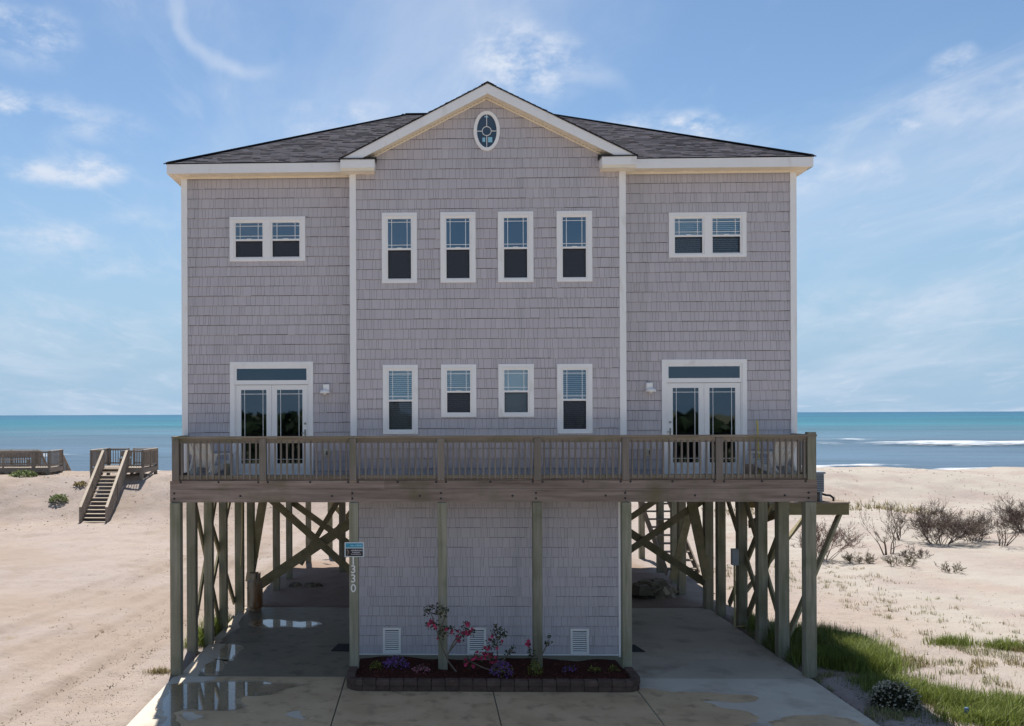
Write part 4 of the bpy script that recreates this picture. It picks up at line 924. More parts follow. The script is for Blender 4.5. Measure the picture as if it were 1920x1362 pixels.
# ------------------------------------------------------------------ things on and under the deck
def chair(loc, rz, label):
    o = thing('adirondack_chair', label, 'chair', loc, rz, 'white chairs on the front deck')
    for i, x in enumerate((-.225, -.112, 0, .112, .225)):     # chair faces local -Y
        top = .98 - abs(x) * .45; m = MB(); n = 4; w = .05
        P = lambda t, dx: (x * (1 + .35 * t) + dx * (1 + .25 * t), .17 + .30 * t, .24 + (top - .24) * t)
        for t0, t1 in ((0, .92), (.92, 1.0)):
            w0, w1 = (w, w) if t0 == 0 else (w, w * .55)
            a, b, c, d = P(t0, -w0), P(t0, w0), P(t1, w1), P(t1, -w1)
            for q in ((0, .012), (.022, -.008)): m.face([(p[0], p[1] + q[0], p[2]) for p in (a, b, c, d)])
            m.face([a, d, (d[0], d[1] + .022, d[2]), (a[0], a[1] + .022, a[2])]); m.face([b, c, (c[0], c[1] + .022, c[2]), (b[0], b[1] + .022, b[2])])
        m.obj('back_slat', 'white_plastic', o)
    for k in range(5): MB().beam((-.27, -.34 + k * .115, .39 - k * .035), (.27, -.34 + k * .115, .39 - k * .035), .10, .02).obj('seat_slat', 'white_plastic', o)
    for s in (-1, 1):
        MB().box(s * .36 - .07, s * .36 + .07, -.42, .30, .545, .57).obj('armrest', 'white_plastic', o)
        MB().box(s * .315 - .02, s * .315 + .02, -.40, -.28, 0, .545).obj('leg', 'white_plastic', o)
        MB().beam((s * .275, -.37, .36), (s * .275, .46, .085), .035, .13).obj('leg', 'white_plastic', o)
        MB().beam((s * .34, .22, .545), (s * .30, .40, .14), .035, .06).obj('leg', 'white_plastic', o)
    MB().beam((-.33, .37, .62), (.33, .37, .62), .03, .07).obj('back_rail', 'white_plastic', o)
    return o
ZD = 4.464
chair((-6.52, -.50, ZD), R(152), 'white slatted chair on the deck left of the left french doors')
chair((6.55, -.50, ZD), R(-152), 'white slatted chair on the deck right of the right french doors')
tag(MB().box(-6.14, -6.02, -.88, -.76, ZD, ZD + .34).obj('wooden_block', 'post', bevel=.01), 'short greenish wooden post stub standing on the deck in front of the left french doors', 'block')
tag(MB().box(5.82, 6.02, -.9, -.74, ZD, ZD + .30).obj('wooden_block', 'board_z', bevel=.01), 'squat brown wooden block standing on the deck in front of the right french doors', 'block')
tag(MB().tube([(6.36, -.30, ZD), (6.37, -.1, 5.75)], .022, 8).obj('pole', 'yellow'), 'yellow pole leaning on the wall beside the right white chair', 'pole')
# air conditioner
ac = thing('air_conditioner', 'grey outdoor air conditioning unit on the side platform behind the deck corner', 'air conditioner', (8.80, 3.35, 3.542))
for x in (-.38, .34): MB().box(x, x + .06, -.4, .4, 0, .25).obj('stand', 'ac', ac)
MB().box(-.44, .44, -.44, .44, .25, .74).obj('body', 'ac', ac, bevel=.02); MB().box(-.47, .47, -.47, .47, .742, .80).obj('lid', 'ac', ac, bevel=.02)
for k in range(9): MB().box(-.42, .42, -.452, -.441, .29 + k * .048, .305 + k * .048).obj('fin', 'acdark', ac)
MB().lathe((0, 0, .802), [(0, 0), (.33, 0), (.36, .02), (.33, .035), (0, .03)], 24).obj('fan_guard', 'acdark', ac)
MB().tube([(.30, -.2, .22), (.42, -.25, .20), (.55, -.28, .16), (.66, -.28, .15), (.76, -.26, .08), (.78, -.2, .0)], .03, 8).obj('hose', 'cord', ac, smooth=True)
# gas cylinder
tk = thing('gas_cylinder', 'tall rust-stained gas cylinder standing beside the left rear piling', 'gas cylinder', (-6.66, 5.62, .0))
MB().lathe((0, 0, 0), [(0, .06), (.16, .06), (.22, .10), (.235, .18), (.235, .80), (.215, .90), (.14, .965), (0, .985)], 28).obj('body', 'tank', tk, smooth=True)
MB().lathe((0, 0, 0), [(.16, 0), (.19, 0), (.19, .10), (.16, .10)], 24).obj('foot_ring', 'tank', tk)
m = MB(); n = 24
for j in range(n):
    if j % 8 in (3,): continue
    a, b = 2 * math.pi * j / n, 2 * math.pi * (j + 1) / n; m.face([(.17 * math.cos(a), .17 * math.sin(a), .93), (.17 * math.cos(b), .17 * math.sin(b), .93), (.17 * math.cos(b), .17 * math.sin(b), 1.14), (.17 * math.cos(a), .17 * math.sin(a), 1.14)])
m.obj('valve_guard', 'tank', tk); MB().lathe((0, 0, .97), [(.03, 0), (.03, .08), (.06, .09), (.06, .12), (0, .12)], 12).obj('valve', 'brass', tk)
for x0, x1, lb in ((-3.86, -3.30, 'black rubber mat on the slab left of the shingled enclosure'), (3.34, 3.98, 'black rubber mat on the slab right of the shingled enclosure')):
    mm = MB(); mm.face([(x0 + (.12 if x0 < 0 else 0), 1.62, .014), (x1 - (.0 if x0 < 0 else .12), 1.62, .014), (x1, .92, .014), (x0, .92, .014)]); mm.face([(x0, .92, .009), (x1, .92, .009), (x1, .92, .014), (x0, .92, .014)]); tag(mm.obj('rubber_mat', 'screen_fr'), lb, 'mat')
def lumps(name, label, cat, spots, m, seed):
    r = random.Random(seed); mb = MB()
    for (x, y, z, s) in spots:
        n = 7; base = []
        for j in range(n):
            a = 2 * math.pi * j / n; base.append((x + s * math.cos(a) * r.uniform(.7, 1.2), y + s * math.sin(a) * r.uniform(.5, 1.0), z))
        top = [(x + (p[0] - x) * r.uniform(.4, .7), y + (p[1] - y) * r.uniform(.4, .7), z + s * r.uniform(.35, .65)) for p in base]
        for j in range(n): mb.face([base[j], base[(j + 1) % n], top[(j + 1) % n], top[j]], r.random())
        mb.face(top, r.random())
    return tag(mb.obj(name, m, tone=True), label, cat)
r = random.Random(3)
lumps('brush_pile', 'dark heap of brush and dirt under the right side of the house', 'pile', [(5.0 + r.random() * 1.5, 7.6 + r.random() * 1.2, gz(5.7, 8) - .05 + .22 * r.random(), r.uniform(.25, .5)) for _ in range(26)], 'debris', 5)
lumps('sand_clod', 'dark lump of earth beside the left brace under the house', 'earth', [(-6.0 + r.random() * .8, 9.3 + r.random() * .4, gz(-5.6, 9.4) - .03, r.uniform(.15, .28)) for _ in range(8)], 'debris', 6)

# ------------------------------------------------------------------ planter with blocks
PL = thing('planter', 'low dark block planter bed filled with red mulch in front of the shingled enclosure', 'planter', (0, 0, 0))
path = []                                               # outline of the block wall, left side, rounded corners, front, right side
rc = .38; xl, xr2, yf = -3.22, 3.16, -2.38
n = 7
path += [(xl, y) for y in np.linspace(-1.27, yf + rc, 4)]
path += [(xl + rc - rc * math.cos(a), yf + rc - rc * math.sin(a)) for a in np.linspace(0, math.pi / 2, 5)[1:]]
path += [(x, yf) for x in np.linspace(xl + rc, xr2 - rc, 20)[1:]]
path += [(xr2 - rc + rc * math.sin(a), yf + rc - rc * math.cos(a)) for a in np.linspace(0, math.pi / 2, 5)[1:]]
path += [(xr2, y) for y in np.linspace(yf + rc, -1.27, 4)[1:]]
def offs(i, d):
    p = Vector(path[i]); a = Vector(path[max(0, i - 1)]); b = Vector(path[min(len(path) - 1, i + 1)]); t = (b - a).normalized(); return p + Vector((-t.y, t.x)) * d
def blockrow(z0, z1, d0, d1, shift):
    for i in range(len(path) - 1):
        P = [offs(i, d0), offs(i + 1, d0), offs(i + 1, d1), offs(i, d1)]; c = sum(P, Vector((0, 0))) / 4; jj = rng.uniform(-.008, .008)
        P = [c + (p - c) * .965 for p in P]; m = MB(); ch = .018
        lo = [(p.x, p.y, z0) for p in P]; hi = [(p.x, p.y, z1 + jj - ch) for p in P]; Q = [c + (p - c) * .86 for p in P]; tp = [(q.x, q.y, z1 + jj) for q in Q]
        m.v = lo + hi + tp; m.f = [(0, 1, 5, 4), (1, 2, 6, 5), (2, 3, 7, 6), (3, 0, 4, 7), (4, 5, 9, 8), (5, 6, 10, 9), (6, 7, 11, 10), (7, 4, 8, 11), (8, 9, 10, 11)]; m.t = [.5] * 9
        m.obj('block', 'block', PL)
blockrow(0.002, .125, 0.015, .19, 0); blockrow(.13, .245, 0.0, .20, .5)
mb = MB(); gx = np.linspace(-3.02, 2.96, 60); gy = np.linspace(-2.19, -.43, 18)
def mz(x, y): return .185 + .05 * float(fbm(np.array([x]), np.array([y]), .5, 31, 3)[0]) + .03 * math.sin(x * 2.2)
for a, b in zip(gx, gx[1:]):
    for c, d in zip(gy, gy[1:]): mb.face([(a, c, mz(a, c)), (b, c, mz(b, c)), (b, d, mz(b, d)), (a, d, mz(a, d))])
mb.obj('mulch', 'mulch', PL)
mb = MB()
for _ in range(1400):
    x, y = rng.uniform(-3.0, 2.94), rng.uniform(-2.17, -.5); z = mz(x, y) + rng.uniform(0, .015); a = rng.uniform(0, 6.3); l = rng.uniform(.02, .06); d = Vector((math.cos(a), math.sin(a), rng.uniform(-.3, .5))) * l; w = Vector((-math.sin(a), math.cos(a), .2)) * .01
    p = Vector((x, y, z)); mb.face([p - w, p + w, p + d + w, p + d - w], rng.random())
o = mb.obj('mulch_chips', 'chip', PL, tone=True); o['kind'] = 'stuff'

# ------------------------------------------------------------------ plants
def leafq(mb, p, s, rg, elong=1.8, tone=None):
    d = Vector((rg.gauss(0, 1), rg.gauss(0, 1), rg.gauss(.2, .7))).normalized(); u = d.cross(Vector((rg.gauss(0, 1), rg.gauss(0, 1), rg.gauss(0, 1)))).normalized()
    p = Vector(p); t = rg.random() if tone is None else tone
    mb.face([p, p + d * s * elong * .5 + u * s * .5, p + d * s * elong, p + d * s * elong * .5 - u * s * .5], t)
def bloom(mb, p, s, rg):
    p = Vector(p)
    for k in range(6):
        a = k * 1.05 + rg.random(); d = Vector((math.cos(a), -.6, math.sin(a))).normalized(); u = d.cross(Vector((0, 1, 0))).normalized()
        mb.face([p, p + d * s * .6 + u * s * .4, p + d * s, p + d * s * .6 - u * s * .4], rg.random())
def azalea(label, base, limbs, heads, seed):
    rg = random.Random(seed); o = thing('azalea_bush', label, 'bush', base, 0, 'azaleas in the front planter'); B = Vector(base)
    m = MB()
    for l in limbs: m.tube([Vector(p) - B for p in l], [.022 - .014 * i / max(1, len(l) - 1) for i in range(len(l))], 6)
    m.obj('stem', 'stem', o)
    lf, lr, fl = MB(), MB(), MB()
    for (x, y, z, rad, nl, nf) in heads:
        for _ in range(nl):
            q = Vector((rg.gauss(0, 1), rg.gauss(0, 1), rg.gauss(0, 1))).normalized() * rad * rg.random() ** .4; leafq(lf if rg.random() < .8 else lr, Vector((x, y, z)) + q - B, rg.uniform(.025, .045), rg)
        for _ in range(nf):
            q = Vector((rg.gauss(0, .8), -abs(rg.gauss(.5, .5)), rg.gauss(0, .8))).normalized() * rad * rg.uniform(.6, 1.05); bloom(fl, Vector((x, y, z)) + q - B, rg.uniform(.035, .055), rg)
    lf.obj('foliage', 'leaf', o, tone=True); lr.obj('bronze_foliage', 'leaf_red', o, tone=True)
    if fl.f: fl.obj('blossom', 'pink', o, tone=True)
    return o
azalea('tall leaning azalea with bare stem and pink blossoms before the second post', (-.80, -1.5, .2),
       [[(-.80, -1.5, .18), (-.98, -1.5, .42), (-1.12, -1.5, .75), (-1.25, -1.48, 1.15), (-1.36, -1.5, 1.5)], [(-1.02, -1.5, .5), (-.85, -1.48, .85), (-.68, -1.5, 1.1)], [(-1.2, -1.5, 1.0), (-1.08, -1.45, 1.3), (-1.0, -1.45, 1.5)], [(-.95, -1.5, .65), (-.7, -1.5, .95), (-.5, -1.5, 1.2)]],
       [(-1.42, -1.5, 1.55, .13, 55, 0), (-1.22, -1.5, 1.57, .15, 60, 0), (-1.05, -1.48, 1.50, .12, 45, 0), (-1.33, -1.52, 1.22, .15, 55, 7), (-1.12, -1.52, 1.05, .16, 60, 2), (-.92, -1.52, 1.12, .12, 30, 2), (-.55, -1.52, 1.16, .16, 60, 9), (-.70, -1.52, .98, .14, 45, 6), (-.45, -1.5, 1.05, .1, 30, 2)], 1)
azalea('middle azalea with a leafy top and deep pink blossoms beside the middle vent', (.15, -1.55, .2),
       [[(.15, -1.55, .18), (.12, -1.55, .5), (.10, -1.55, 1.0)], [(.15, -1.55, .3), (-.1, -1.6, .5), (-.3, -1.6, .6)], [(.16, -1.55, .35), (.36, -1.55, .6), (.48, -1.55, .75)], [(.1, -1.6, .2), (-.25, -1.7, .35), (-.55, -1.7, .5)]],
       [(.12, -1.55, 1.10, .16, 80, 0), (.24, -1.55, 1.06, .10, 35, 0), (.05, -1.57, .86, .17, 80, 5), (-.12, -1.62, .66, .15, 60, 9), (-.30, -1.62, .58, .14, 45, 8), (-.02, -1.62, .52, .12, 45, 6), (-.52, -1.68, .46, .14, 35, 7), (.46, -1.55, .72, .08, 30, 0), (.36, -1.55, .62, .07, 20, 0)], 2)
azalea('small spindly azalea straddling the third post with one pink bloom', (.92, -1.45, .2),
       [[(.92, -1.45, .18), (.88, -1.45, .5), (.80, -1.45, .8)], [(.95, -1.45, .3), (1.15, -1.4, .6), (1.28, -1.4, .9)]],
       [(.80, -1.47, .82, .06, 14, 5), (.86, -1.45, .62, .09, 30, 0), (.92, -1.45, .45, .10, 35, 0), (1.24, -1.4, .80, .09, 26, 0), (1.28, -1.4, .95, .05, 14, 0)], 3)
def mound(name, label, cat, c, rad, h, nl, m, size, seed, extra=None, group=None):
    rg = random.Random(seed); mb = MB(); ex = MB()
    for _ in range(nl):
        a = rg.uniform(0, 6.283); rr_ = rad * math.sqrt(rg.random()); z = h * math.sqrt(max(0, 1 - (rr_ / rad) ** 2)) * rg.random() ** .5
        leafq(mb if (extra is None or rg.random() > .35) else ex, (rr_ * math.cos(a), rr_ * .8 * math.sin(a), z), size * rg.uniform(.6, 1.2), rg, 1.6)
    if extra is None:
        o = mb.obj(name, m, tone=True); o.location = c; return tag(o, label, cat, group)
    o = thing(name, label, cat, c, 0, group); mb.obj('blossom', m, o, tone=True); ex.obj('foliage', extra, o, tone=True); return o
g1 = 'flowers in the front planter'
mound('purple_flower', 'wide purple flower mound below the left vent', 'flower', (-2.15, -1.3, .18), .30, .30, 420, 'purple', .035, 11, 'leaf', g1)
mound('purple_flower', 'purple flower clump at the foot of the middle azalea', 'flower', (.17, -1.85, .18), .26, .36, 380, 'purple', .035, 12, 'yleaf', g1)
mound('pink_flower', 'low pale pink flower clump between left vent and tall azalea', 'flower', (-1.58, -1.5, .18), .20, .15, 140, 'pinkpale', .035, 13, 'leaf', g1)
mound('purple_flower', 'tiny purple flower patch left of the right vent', 'flower', (1.72, -1.45, .18), .17, .14, 120, 'purple', .03, 14, 'leaf', g1)
mound('green_tuft', 'yellow green tuft at the left end of the planter', 'plant', (-2.6, -1.4, .18), .15, .22, 150, 'yleaf', .03, 15)
mound('green_tuft', 'yellow green tuft at the foot of the third post', 'plant', (.93, -1.75, .18), .17, .34, 200, 'yleaf', .035, 16)
mound('green_tuft', 'small green tuft under the right vent', 'plant', (2.28, -1.45, .18), .15, .12, 90, 'yleaf', .03, 17)
mound('green_tuft', 'small green tuft near the right end of the planter', 'plant', (2.72, -1.4, .18), .12, .12, 70, 'yleaf', .03, 18)

# grass: blades spread over the right yard and along the pilings
def blades(name, areas, m, seed, label=None, cat=None):
    rg = random.Random(seed); mb = MB()
    for (fn, n, h0, h1) in areas:
        for _ in range(n):
            x, y, k = fn(rg)
            if abs(x) < 7.12 and -16 < y < 6: continue
            z = gz_fast(x, y); h = rg.uniform(h0, h1) * k; a = rg.uniform(0, 6.283); ln = rg.gauss(0, .42); d = Vector((math.cos(a), math.sin(a), 0)); w = Vector((-math.sin(a), math.cos(a), 0)) * rg.uniform(.004, .008)
            p = Vector((x, y, z - .02)); q = p + Vector((0, 0, h * .6)) + d * ln * h * .4; t = p + Vector((0, 0, h * .95)) + d * ln * h * 1.3; tn = rg.random()
            mb.face([p - w, p + w, q + w * .8, q - w * .8], tn); mb.face([q - w * .8, q + w * .8, t], tn)
    o = mb.obj(name, m, tone=True)
    if label: tag(o, label, cat)
    else: o['kind'] = 'stuff'
    return o
_gx = np.arange(-14, 18, .25); _gy = np.arange(-12, 24, .25); _GZ = height(*np.meshgrid(_gx, _gy))
def gz_fast(x, y):
    if not (-13.9 < x < 17.4 and -11.9 < y < 23.4): return gz(x, y)
    u = (x + 14) / .25; v = (y + 12) / .25; i, j = int(u), int(v); u -= i; v -= j
    return (_GZ[j, i] * (1 - u) + _GZ[j, i + 1] * u) * (1 - v) + (_GZ[j + 1, i] * (1 - u) + _GZ[j + 1, i + 1] * u) * v
def strip(pts, sd):
    def f(rg):
        k = rg.random() * (len(pts) - 1); i = int(k); t = k - i; a, b = pts[i], pts[i + 1]
        return a[0] + (b[0] - a[0]) * t + rg.gauss(0, sd), a[1] + (b[1] - a[1]) * t + rg.gauss(0, sd), 1.0
    return f
def clump(x0, x1, y0, y1, n, sc, th, seed, rad=.07):
    r_ = random.Random(seed); C = []
    for _ in range(n * 40):
        x, y = r_.uniform(x0, x1), r_.uniform(y0, y1)
        if float(fbm(np.array([x]), np.array([y]), sc, seed, 2)[0]) > th: C.append((x, y, r_.uniform(.4, 1.15)))
        if len(C) >= n: break
    def f(rg):
        x, y, k = C[rg.randrange(len(C))]; return x + rg.gauss(0, rad * k), y + rg.gauss(0, rad * k), k
    return f
def blob(cx, cy, rx, ry):
    def f(rg): return cx + rg.gauss(0, rx * .5), cy + rg.gauss(0, ry * .5), 1.0
    return f
def patchy(x0, x1, y0, y1, sc, th, seed):
    def f(rg):
        for _ in range(12):
            x, y = rg.uniform(x0, x1), rg.uniform(y0, y1)
            if float(fbm(np.array([x]), np.array([y]), sc, seed, 2)[0]) > th: break
        return x, y, 1.0
    return f
blades('beach_grass', [(strip([(7.5, 1.2), (8.3, 1.8), (8.9, 1.2), (8.9, .1), (8.75, -1.0)], .30), 9500, .25, .66), (strip([(7.55, 0), (8.0, .3), (8.4, -.5)], .3), 3800, .15, .5),
                       (strip([(8.3, -2.0), (8.9, -2.6), (9.6, -3.3), (10.3, -3.6)], .33), 5600, .15, .42), (blob(9.4, -4.0, .9, .45), 2800, .12, .32), (blob(10.6, -3.5, .9, .6), 2000, .12, .32),
                       (strip([(7.6, .7), (7.6, 2.6), (7.7, 4.6)], .2), 2600, .15, .4), (strip([(-7.5, 1.0), (-7.4, 3), (-7.3, 4.6)], .10), 1500, .12, .35), (blob(-7.35, 1.9, .25, .4), 900, .15, .45), (blob(-7.4, 3.2, .25, .5), 700, .15, .45)], 'grass', 41)
blades('pale_beach_grass', [(patchy(8.6, 13.5, -3.6, 1.4, .9, .20, 51), 3200, .06, .2), (patchy(7.2, 8.8, -4.2, -1.0, .5, .05, 52), 3000, .06, .18), (strip([(7.5, 1.2), (8.3, 1.9), (9.0, 1.3), (9.1, .1)], .38), 2500, .3, .6), (clump(8.5, 16, 2, 16, 90, 2.5, .12, 53), 1500, .05, .20)], 'palegrass', 42)
blades('dry_beach_grass', [(patchy(8.6, 14, -3.4, 1.6, .9, .16, 54), 2600, .06, .2), (clump(-12, -7.4, -5, 6, 70, 1.5, .15, 55, .05), 800, .02, .07), (clump(9, 17, 2, 17, 130, 2.0, .10, 56, .10), 2400, .05, .20), (clump(-13, -7.5, 5, 20, 40, 2.0, .2, 57, .06), 450, .03, .09), (blob(-7.55, -1.1, .35, .2), 420, .06, .16)], 'drygrass', 43)
for k, (x, y, rx, lb) in enumerate([(11.95, 1.75, .55, 'olive grass tuft, left of the two standing on open sand at the right'), (13.1, 1.4, .6, 'olive grass tuft, right of the two at the right edge of the sand')]):
    tag(blades('grass_tuft', [(blob(x, y, rx, .35), 800, .12, .30)], 'grass', 60 + k), lb, 'grass tuft', 'grass tufts on the sand')
# gravelly litter between slab and grass, and scattered debris on the sand
mb = MB(); rg = random.Random(77)
def stone(x, y, s, tn):
    z = gz_fast(x, y); n = 5; b = [(x + s * math.cos(6.283 * j / n) * rg.uniform(.7, 1.2), y + s * math.sin(6.283 * j / n) * rg.uniform(.7, 1.2), z - .01) for j in range(n)]; t = (x, y, z + s * .6)
    for j in range(n): mb.face([b[j], b[(j + 1) % n], t], tn)
for _ in range(2600): x, y = rg.uniform(7.1, 8.9), rg.uniform(-5, -.4); (abs(rg.gauss(0, 1)) < 1.6 - abs(x - 7.6)) and stone(x, y, rg.uniform(.008, .028), rg.random())
for _ in range(700): x, y = rg.uniform(9, 17), rg.uniform(0, 16); stone(x, y, rg.uniform(.01, .035), rg.random())
for _ in range(3600): x, y = -7.3 - abs(rg.gauss(0, 1.6)), rg.uniform(-6, 6); stone(x, y, rg.uniform(.006, .022), rg.random())
for _ in range(500): x, y = rg.uniform(-14, -7.6), rg.uniform(4, 22); stone(x, y, rg.uniform(.01, .035), rg.random())
for _ in range(900): x, y = rg.uniform(-30, -8), rg.uniform(24, 36); stone(x, y, rg.uniform(.02, .06), rg.random())
for _ in range(1800): x, y = rg.uniform(14, 50), rg.uniform(22, 52); stone(x, y, rg.uniform(.02, .07), rg.random())
o = mb.obj('beach_litter', 'debris', tone=True); o['kind'] = 'stuff'

# shrub with pale leaves beside the driveway
sh = thing('pale_shrub', 'rounded shrub with pale grey leaves beside the driveway edge', 'shrub', (7.95, -3.25, gz(7.95, -3.25)))
rg = random.Random(5); a_, b_, st = MB(), MB(), MB()
for _ in range(1500):
    d = Vector((rg.gauss(0, 1), rg.gauss(0, 1), abs(rg.gauss(0, 1)))).normalized(); rr_ = rg.uniform(.5, 1.0); leafq(b_, Vector((d.x * .50, d.y * .42, d.z * .52)) * rr_ * .92, .045, rg, 1.4)
for _ in range(620):
    d = Vector((rg.gauss(0, 1), rg.gauss(0, 1), abs(rg.gauss(0, 1)))).normalized(); leafq(a_, Vector((d.x * .52, d.y * .44, d.z * .55)) * rg.uniform(.88, 1.05), .042, rg, 1.2)
for _ in range(24): d = Vector((rg.gauss(0, 1), rg.gauss(0, 1), abs(rg.gauss(.6, .6)))).normalized(); st.tube([(0, 0, -.02), d * .25, Vector((d.x * .48, d.y * .4, d.z * .5))], [.012, .008, .004], 5)
st.obj('stem', 'stem', sh); b_.obj('inner_foliage', 'darkleaf', sh, tone=True); a_.obj('foliage', 'paleleaf', sh, tone=True)
mk = thing('marker_stub', 'small blue topped marker stub in the grass near the lower right corner', 'marker', (8.95, -3.97, gz(8.95, -3.97)))
MB().tube([(0, 0, -.05), (0, 0, .14)], .012, 8).obj('stake', 'vinyl', mk); MB().lathe((0, 0, .14), [(0, 0), (.035, 0), (.04, .05), (.035, .10), (0, .11)], 12).obj('cap', 'blue', mk)

# bare shrubs on the dune
def branch(mb, p, d, ln, rad, depth, rg, spread, kids=0):
    pts = [p]; rads = [rad]; q = Vector(p); dd = Vector(d)
    for k in range(3):
        dd = (dd + Vector((rg.gauss(0, .16), rg.gauss(0, .16), rg.gauss(.03, .1)))).normalized(); q = q + dd * ln / 3; pts.append(q.copy()); rads.append(rad * (1 - .2 * (k + 1)))
    mb.tube(pts, rads, 3 if depth < 2 else 5, cap=False)
    if depth > 0:
        for k in range((rg.randint(3, 4) if depth > 1 else rg.randint(3, 5)) - kids):
            i = rg.randint(1, 3); nd = (dd + Vector((rg.gauss(0, spread), rg.gauss(0, spread), rg.gauss(.15, spread * .6)))).normalized(); branch(mb, pts[i], nd, ln * rg.uniform(.55, .82), max(.006, rads[i] * .62), depth - 1, rg, spread, kids)
def bare(label, x, y, stems, h, rad, m, depth, lean, seed, spread=.5, kids=0):
    rg = random.Random(seed); mb = MB(); z = gz(x, y) - .05
    for k in range(stems):
        a = rg.uniform(0, 6.283); l = rg.uniform(.3, 1.0) * lean
        branch(mb, Vector((math.cos(a) * .08 * stems ** .5, math.sin(a) * .08, 0)), Vector((math.cos(a) * l, math.sin(a) * l, 1)).normalized(), h * rg.uniform(.40, .52), rad, depth, rg, spread, kids)
    o = mb.obj('bare_shrub', m); o.location = (x, y, z); return tag(o, label, 'shrub', 'bare shrubs on the sand behind the house')
bare('tall open leafless shrub standing alone left of the dense thicket', 17.8, 16.6, 5, 1.85, .032, 'twig', 4, .60, 1, .45, 1)
bare('dense dark leafless thicket, darkest of the shrubs', 21.9, 20.2, 20, 1.75, .018, 'twig', 4, 1.3, 2, .65)
bare('upright leafless shrub at the left edge of the dense thicket', 20.8, 21.6, 5, 1.9, .026, 'twig', 4, .5, 3, .45, 1)
bare('low spreading thicket joining the right end of the dense thicket', 23.9, 21.0, 14, 1.4, .016, 'twig', 4, 1.5, 4, .65)
bare('fan shaped leafless shrub in front of the thicket near the right edge', 24.3, 19.6, 7, 1.75, .024, 'twig', 4, .8, 5, .45, 1)
bare('dark low thicket at the right edge of the picture', 28.3, 24.0, 18, 1.7, .02, 'twig', 4, 1.5, 6, .65)
bare('reddish twiggy shrub just behind the slanted brace at the platform', 14.6, 15.4, 14, 1.5, .016, 'twigred', 4, 1.0, 7, .55)
bare('grey green scrubby shrub low on the sand below the reddish one', 15.6, 14.6, 14, .55, .010, 'drygrass', 3, 1.6, 8, .6)
bare('low dry scrub clump at the foot of the lone tall shrub', 18.6, 15.9, 14, .55, .010, 'twig', 3, 2.0, 9, .6)
bare('small dry scrub clump left of the lone tall shrub', 16.6, 13.4, 12, .6, .010, 'drygrass', 3, 1.6, 10, .6)
bare('tiny dry scrub clump lower right of the lone tall shrub', 17.9, 12.3, 8, .45, .008, 'drygrass', 3, 1.2, 11, .6)
bare('low grey scrub at the right edge below the fan shaped shrub', 26.0, 18.2, 14, .9, .012, 'twigred', 3, 1.2, 12, .6)
mound('beach_bush', 'low green bush on the dune left of the boardwalk stairs', 'bush', (-22.5, 29.6, gz(-22.5, 29.6)), .55, .42, 420, 'greenleaf', .09, 71)
mound('beach_bush', 'green creeping bush under the far left boardwalk', 'bush', (-26.3, 33.6, gz(-26.3, 33.6)), .8, .35, 420, 'greenleaf', .12, 72)
mound('beach_bush', 'dry tan bush beside the left leg of the boardwalk platform', 'bush', (-21.9, 31.4, gz(-21.9, 31.4)), .38, .26, 200, 'drygrass', .09, 73)
mb = MB(); rg = random.Random(90)
for _ in range(5200):
    x = rg.uniform(15, 60); y = 35.5 + rg.gauss(0, 1.2) + 2 * math.sin(x * .3)
    if float(fbm(np.array([x]), np.array([y]), 4, 61, 2)[0]) < .05: continue
    z = gz(x, y); h = rg.uniform(.15, .4); a = rg.uniform(0, 6.28); w = Vector((math.cos(a), math.sin(a), 0)) * .025; p = Vector((x, y, z)); t = p + Vector((rg.gauss(0, .1), rg.gauss(0, .1), h)); mb.face([p - w, p + w, t], rg.random())
o = mb.obj('dune_grass', 'drygrass', tone=True); o['kind'] = 'stuff'

# ------------------------------------------------------------------ dune walkovers
def railing(parent, a, b, z0a, z0b, npost, m='greywood'):
    a, b = Vector((a[0], a[1], 0)), Vector((b[0], b[1], 0)); up = Vector((0, 0, 1))
    P = lambda t, h: a.lerp(b, t) + up * ((z0a + (z0b - z0a) * t) + h)
    MB().beam(P(0, 1.06), P(1, 1.06), .14, .04).obj('handrail', 'walkrail', parent); MB().beam(P(0, .97), P(1, .97), .04, .09).obj('top_rail', m, parent); MB().beam(P(0, .14), P(1, .14), .04, .09).obj('bottom_rail', m, parent)
    L_ = (b - a).length; n = max(2, int(L_ / .15))
    for k in range(n):
        t = (k + .5) / n; MB().beam(P(t, .05), P(t, 1.0), .038, .038).obj('baluster', m, parent)
    for k in range(npost + 1):
        t = k / npost; MB().beam(P(t, -.25), P(t, 1.04), .09, .09).obj('post', m, parent)
def walkover(name_label, x0, x1, y0, y1, zf, legs):
    o = thing('dune_walkover', name_label, 'boardwalk', (0, 0, 0), 0, 'wooden walkovers across the dune')
    n = int((x1 - x0) / .15)
    for k in range(n): MB().box(x0 + k * .15, x0 + k * .15 + .14, y0, y1, zf - .04, zf).obj('deck_board', 'greywood', o)
    for a in ((x0, x1, y0, y0 + .05), (x0, x1, y1 - .05, y1), (x0, x0 + .05, y0 + .055, y1 - .055), (x1 - .05, x1, y0 + .055, y1 - .055)): MB().box(*a, zf - .30, zf - .045).obj('rim_board', 'greywood', o)
    for x, y in legs: MB().box(x - .09, x + .09, y - .09, y + .09, gz(x, y) - .2, zf - .05).obj('leg', 'greywood', o)
    return o
ZF = 2.78
wk = walkover('grey wooden dune walkover with a long open stair just left of the house', -21.6, -18.35, 32.0, 35.0, ZF, [(-21.5, 32.1), (-18.5, 32.1), (-18.5, 34.9), (-21.5, 34.9), (-20.0, 34.9)])
